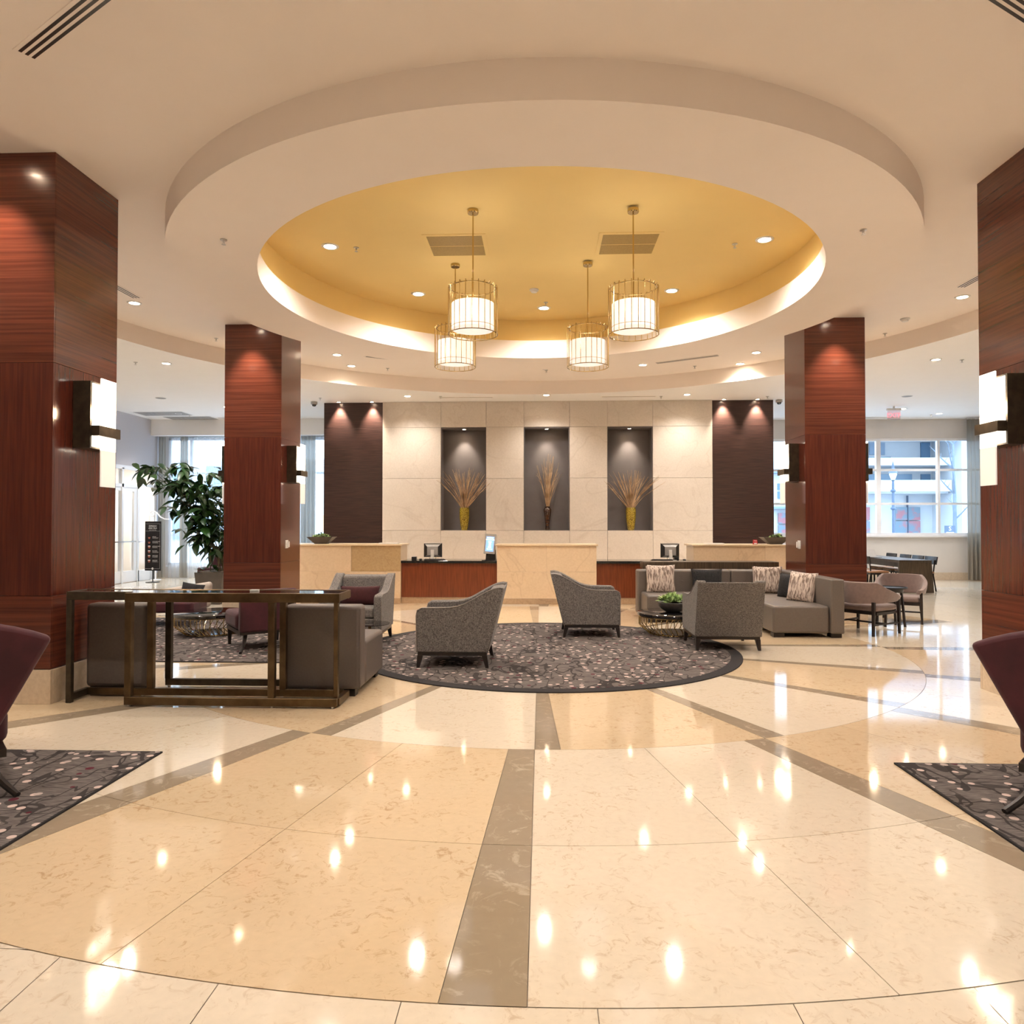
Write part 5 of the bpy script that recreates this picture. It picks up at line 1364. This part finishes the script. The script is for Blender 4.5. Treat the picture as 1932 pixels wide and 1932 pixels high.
# menu board
t = thing('menu_board', 'black ESPRESSO AND MILK menu board on a pole stand by the glass door', 'sign', (-10.02, 18.35, 0), -.18)
MB().box(-.235, .235, -.012, .012, .30, 1.58).build('board', BOARD, t, smooth=0, bevel=.004)
MB().cyl((0, 0, 0), .014, .02, .30, 12).build('pole', BLACK, t)
MB().lathe([(.0001, 0), (.17, 0), (.17, .012), (.03, .022), (.0001, .024)], 32).build('base', BLACK, t)
for z0, z1 in ((1.515, 1.52), (1.325, 1.33), (.352, .357)): MB().box(-.215, .215, -.0145, -.012, z0, z1).build('border_line', TXTD, t, smooth=0)
MB().box(.212, .216, -.0145, -.012, .352, 1.52).build('border_line', TXTD, t, smooth=0)
text_mesh('print', 'ESPRESSO\nAND MILK', .055, TXT, t, (.0, -.0145, 1.44))
text_mesh('print', 'did we reach the taste', .024, TXT, t, (.0, -.0145, 1.35))
MB().lathe([(.0001, -.002), (.03, 0)], 20).build('seal', TXT, t, smooth=0).location = (0, -.014, .355)
t.children[-1].rotation_euler = (pi / 2, 0, 0)
for k, nm in enumerate(('ESPRESSO', 'CAFFE AMERICANO', 'LATTE MACCHIATO', 'FLAT WHITE', 'CAPPUCCINO', 'CAFFE LATTE')):
    z = 1.17 - .122 * k
    text_mesh('print', nm, .026, TXT, t, (-.01, -.0145, z), align='LEFT')
    MB().box(-.01, .17 - .02 * (k % 3), -.0142, -.012, z - .018, z - .012).box(-.01, .15 + .02 * (k % 2), -.0142, -.012, z - .034, z - .028).build('fine_print', TXTD, t, smooth=0)
    cup = MB().prism([(-.125, z - .045), (-.085, z - .045), (-.07, z + .0), (-.14, z + .0)], 'y', -.0145, -.012).build('cup_picture', CUPRED, t, smooth=0)
    if k > 1: MB().prism([(-.14, z), (-.07, z), (-.072, z + .022), (-.138, z + .022)], 'y', -.0145, -.012).build('cup_foam', TXT, t, smooth=0)
# scrolled ornament behind
t = thing('scroll_bracket', 'pale scrolled metal bracket above the menu board', 'bracket', (-10.48, 19.15, 0))
pts = [(.0 + .075 * (1 - i / 22) * cos(i * .5 + 2.0), 0, 1.78 + .075 * (1 - i / 22) * sin(i * .5 + 2.0)) for i in range(18)][::-1] + [(.02, 0, 1.87), (.12, 0, 1.82), (.22, 0, 1.70), (.34, 0, 1.64), (.46, 0, 1.64)]
MB().tube(pts, .018, 6).build('scroll', WHITEP, t); MB().bar((.10, 0, 0), (.10, 0, 1.83), .03).build('post', WHITEP, t, smooth=0)
MB().lathe([(.0001, 0), (.14, 0), (.14, .012), (.02, .02)], 24, (.10, 0, 0)).build('base', WHITEP, t)

# lamp behind the reception partition
t = thing('table_lamp', 'white shaded lamp glimpsed beside the left dark wood panel', 'lamp', (-5.47, 17.9, .75))
MB().lathe([(.10, .56), (.10, .98)], 28).build('lamp_shade', EM('small_shade', (1, .88, .74), .5), t)
MB().lathe([(.0001, 0), (.07, 0), (.07, .015), (.015, .03), (.012, .60)], 20).build('base', BRONZE_D, t)
t = thing('console_cabinet', 'low dark cabinet under the white shaded lamp', 'cabinet', (-5.8, 17.9, 0))
MB().box(-.55, .55, -.2, .2, .06, .75).build('body', WOOD_TBL, t, smooth=0)
for s in (-1, 1):
    MB().box(s * .27 - .25, s * .27 + .25, -.215, -.2, .1, .71).build('door', WOOD_TBL, t, smooth=0); MB().box(s * .05 - .008, s * .05 + .008, -.23, -.215, .35, .47).build('handle', BRASS, t, smooth=0)
MB().box(-.5, .5, -.17, .17, 0, .06).build('plinth', ESPR, t, smooth=0)

# ================================================================== curtains
def curtain(x0, x1, z0, z1, y, waves, amp, mat, label, group=None, taper=0.0, hem=None):
    n = waves * 10; vs = []; fs = []; rnd_ = random.Random(int(abs(x0) * 100)); ph = rnd_.uniform(0, 6)
    zs = [z0, z0 + .12, (z0 + z1) / 2, z1 - .1, z1]
    for j, z in enumerate(zs):
        f = (z - z0) / (z1 - z0)
        for i in range(n + 1):
            u = i / n; xx = x0 + (x1 - x0) * u + taper * (1 - f) * (u - .5) * (x1 - x0)
            vs.append((xx, y + amp * (.6 + .4 * (1 - f)) * sin(2 * pi * waves * u + ph + .5 * sin(5 * u + j * .2)), z))
    for j in range(len(zs) - 1):
        for i in range(n): a = j * (n + 1) + i; fs.append((a, a + 1, a + n + 2, a + n + 1))
    t = thing('curtain', label, 'curtain', (0, 0, 0), 0, group)
    o = MB().add(vs, fs).build('curtain_panel', mat, t, smooth=80)
    MB().box(x0, x1, y - .02, y + .02, z1, z1 + .03).build('heading_track', CHROME, t, smooth=0)
    return t
curtain(-10.58, -10.38, .03, 3.93, Y1 - .40, 3, .04, DRAPE, 'taupe curtain at the far left corner', None)
for o_ in (1,): pass
curtain(-10.35, -8.0, .012, 3.93, Y1 - .22, 20, .04, SHEER, 'sheer white curtain across the left window, left half')
curtain(-8.0, -5.3, .012, 3.93, Y1 - .22, 22, .04, SHEER, 'sheer white curtain across the left window, right half')
curtain(-9.95, -9.72, .03, 3.93, Y1 - .40, 3, .05, DRAPE, 'narrow taupe curtain fold in the middle of the left window')
curtain(-6.55, -6.15, .03, 3.93, Y1 - .40, 4, .05, DRAPE, 'taupe curtain between the rear left column and the dark wood panel')
curtain(11.40, 12.15, .02, ZL - .05, Y1 - .28, 7, .07, DRAPE, 'taupe curtain at the right side of the right far window')

# ================================================================== outdoors
struct(MB().box(-70, 70, Y1 + .25, 110, -.3, -.12).build('ground', ASPHALT, smooth=0))
def rect_on(mb, x0, x1, z0, z1, y, d=.1): mb.box(x0, x1, y - d, y, z0, z1)
t = thing('office_building', 'pale office building with balcony bands seen through the right window', 'building', (18, 36, -.12))
bxo, byo, bzo = 18, 36, -.12
def bb_(nm, x0, x1, y0, y1, z0, z1, mt): return MB().box(x0 - bxo, x1 - bxo, y0 - byo, y1 - byo, z0 - bzo, z1 - bzo).build(nm, mt, t, smooth=0)
bb_('wall', 13.6, 40, 36, 44, -.12, 13, EXT_W)
bb_('side_wing', 19.1, 24, 33.5, 36, -.12, 13, EXT_W)
bb_('balcony_slab', 13.6, 19.1, 34.2, 36, 4.25, 4.6, EXT_W)
bb_('parapet', 13.6, 19.05, 34.2, 34.5, 3.03, 3.56, EXT_W)
bb_('balcony_slab', 13.6, 19.05, 34.5, 36, 2.95, 3.1, EXT_W)
bb_('canopy', 13.6, 24, 33.2, 36, 5.55, 5.9, EXT_D)
for x in (13.7, 16.0): bb_('window', x, x + 2.1, 35.9, 36, 3.56, 3.95, EXT_G)
for x in (13.7,): bb_('window', x, x + 3.4, 35.9, 36, 4.65, 4.80, EXT_G)
bb_('window', 18.55, 18.98, 35.9, 36, 3.56, 3.95, EXT_G); bb_('window', 18.55, 18.98, 35.9, 36, 4.66, 5.5, EXT_G)
for x in (16.1, 16.55): bb_('window', x, x + .28, 35.92, 36, 4.9, 5.5, EXT_D)
for k in range(3):
    for q in range(2): bb_('poster', 17.25 + q * .62, 17.83 + q * .62, 35.85, 35.95, .35 + k * .68, .98 + k * .68, EXT_POST)
for k in range(3):
    for q in range(2): bb_('poster', 15.0 + q * .55, 15.5 + q * .55, 35.85, 35.95, .35 + k * .68, .98 + k * .68, EXT_POST)
bb_('shopfront_mullion', 17.84, 17.87, 35.8, 35.95, .0, 2.9, EXT_METAL)
t = thing('apartment_block', 'pale building with dark windows between the column and the right wood panel', 'building', (8, 40, -.12))
bxo, byo, bzo = 8, 40, -.12
bb_('wall', 2, 13.4, 38, 44, -.12, 15, EXT_W)
for z0, z1 in ((3.3, 3.62), (2.85, 3.2)): bb_('window', 12.3, 12.9, 37.9, 38, z0, z1, EXT_G)
bb_('window', 11.4, 11.9, 37.9, 38, 4.4, 6.0, EXT_G)
bb_('ledge', 10, 13.5, 37.6, 38, 4.15, 4.3, EXT_D); bb_('ledge', 10, 13.5, 37.6, 38, 2.3, 2.42, EXT_D)
for k in range(3): bb_('poster', 12.3, 13.0, 37.85, 37.95, .3 + k * .62, .85 + k * .62, EXT_POST)
t = thing('office_building', 'blue grey building seen through the sheer curtains on the left', 'building', (-14, 34, -.12))
bxo, byo, bzo = -14, 34, -.12
bb_('wall', -30, -4, 34, 42, -.12, 4.6, EXT_W)
for x in range(-28, -5, 3):
    for z in (.8, 2.9): bb_('window', x, x + 1.8, 33.9, 34, z, z + 1.4, EXT_G)
t = thing('street_lamp', 'old style street lamp outside the right window', 'street lamp', (12.94, 27, -.12))
MB().lathe([(.10, 0), (.10, .3), (.05, .5), (.045, 3.1), (.035, 3.2), (.07, 3.25)], 14).build('pole', EXT_METAL, t)
for z in (2.15, 2.8): MB().lathe([(.05, z), (.09, z + .03), (.09, z + .08), (.05, z + .11)], 14).build('collar', EXT_METAL, t)
MB().lathe([(.06, 3.25), (.13, 3.45), (.12, 3.5)], 14).build('lantern', WHITE, t)
MB().lathe([(.16, 3.5), (.10, 3.62), (.04, 3.7), (.05, 3.76), (.01, 3.92), (.0001, 3.95)], 14).build('finial_cap', EXT_METAL, t)
t = thing('bare_tree', 'bare winter street tree outside the right window', 'tree', (14.58, 26, -.12))
rnd = random.Random(5)
def branch(p, d, L_, r, lvl):
    pts = [p]; q = p.copy(); dd = d.copy()
    for i in range(5):
        dd = (dd + Vector((rnd.uniform(-.05, .05), rnd.uniform(-.05, .05), .04))).normalized(); q = q + dd * L_ / 5; pts.append(q.copy())
    MB().tube(pts, r, 6, rs=[r * (1 - .13 * i) for i in range(6)]).build('trunk' if lvl == 0 else 'branch', EXT_BARK, t)
    if lvl < 2:
        for i in range(2, 6):
            for s in range(2 if lvl == 0 else 1):
                a = rnd.uniform(0, 2 * pi); nd = (Vector((cos(a), sin(a), 1.0))).normalized(); branch(pts[i], nd, L_ * rnd.uniform(.16, .26), r * .35, lvl + 1)
branch(Vector((0, 0, 0)), Vector((0, 0, 1)), 4.5, .09, 0)
t = thing('street_sign', 'small square street sign with letter S outside the right window', 'sign', (13.3, 24, -.12))
MB().box(-.17, .17, -.01, .01, 1.15, 1.58).build('sign_plate', EXT_METAL, t, smooth=0)
MB().box(-.02, .02, .01, .04, 0, 1.3).build('post', EXT_METAL, t, smooth=0)
text_mesh('print', 'S', .2, WHITE, t, (0, -.012, 1.42)); MB().box(-.12, .12, -.014, -.01, 1.24, 1.37).build('white_field', WHITE, t, smooth=0)

# daylight portals in the two window openings
for x0, x1, z0, z1 in HOLES:
    l = bpy.data.lights.new('sky_portal', 'AREA'); l.shape = 'RECTANGLE'; l.size = x1 - x0; l.size_y = z1 - z0
    l.cycles.is_portal = True
    o = bpy.data.objects.new('sky_portal', l); COL.objects.link(o); o.location = ((x0 + x1) / 2, Y1 + .2, (z0 + z1) / 2); o.rotation_euler = (pi / 2, 0, pi)
l = bpy.data.lights.new('vestibule_light', 'AREA'); l.energy = 95; l.size = 1.2; l.color = (1, .85, .68)
o = bpy.data.objects.new('vestibule_light', l); COL.objects.link(o); o.location = (X0 - 1.3, 18.4, 3.15)
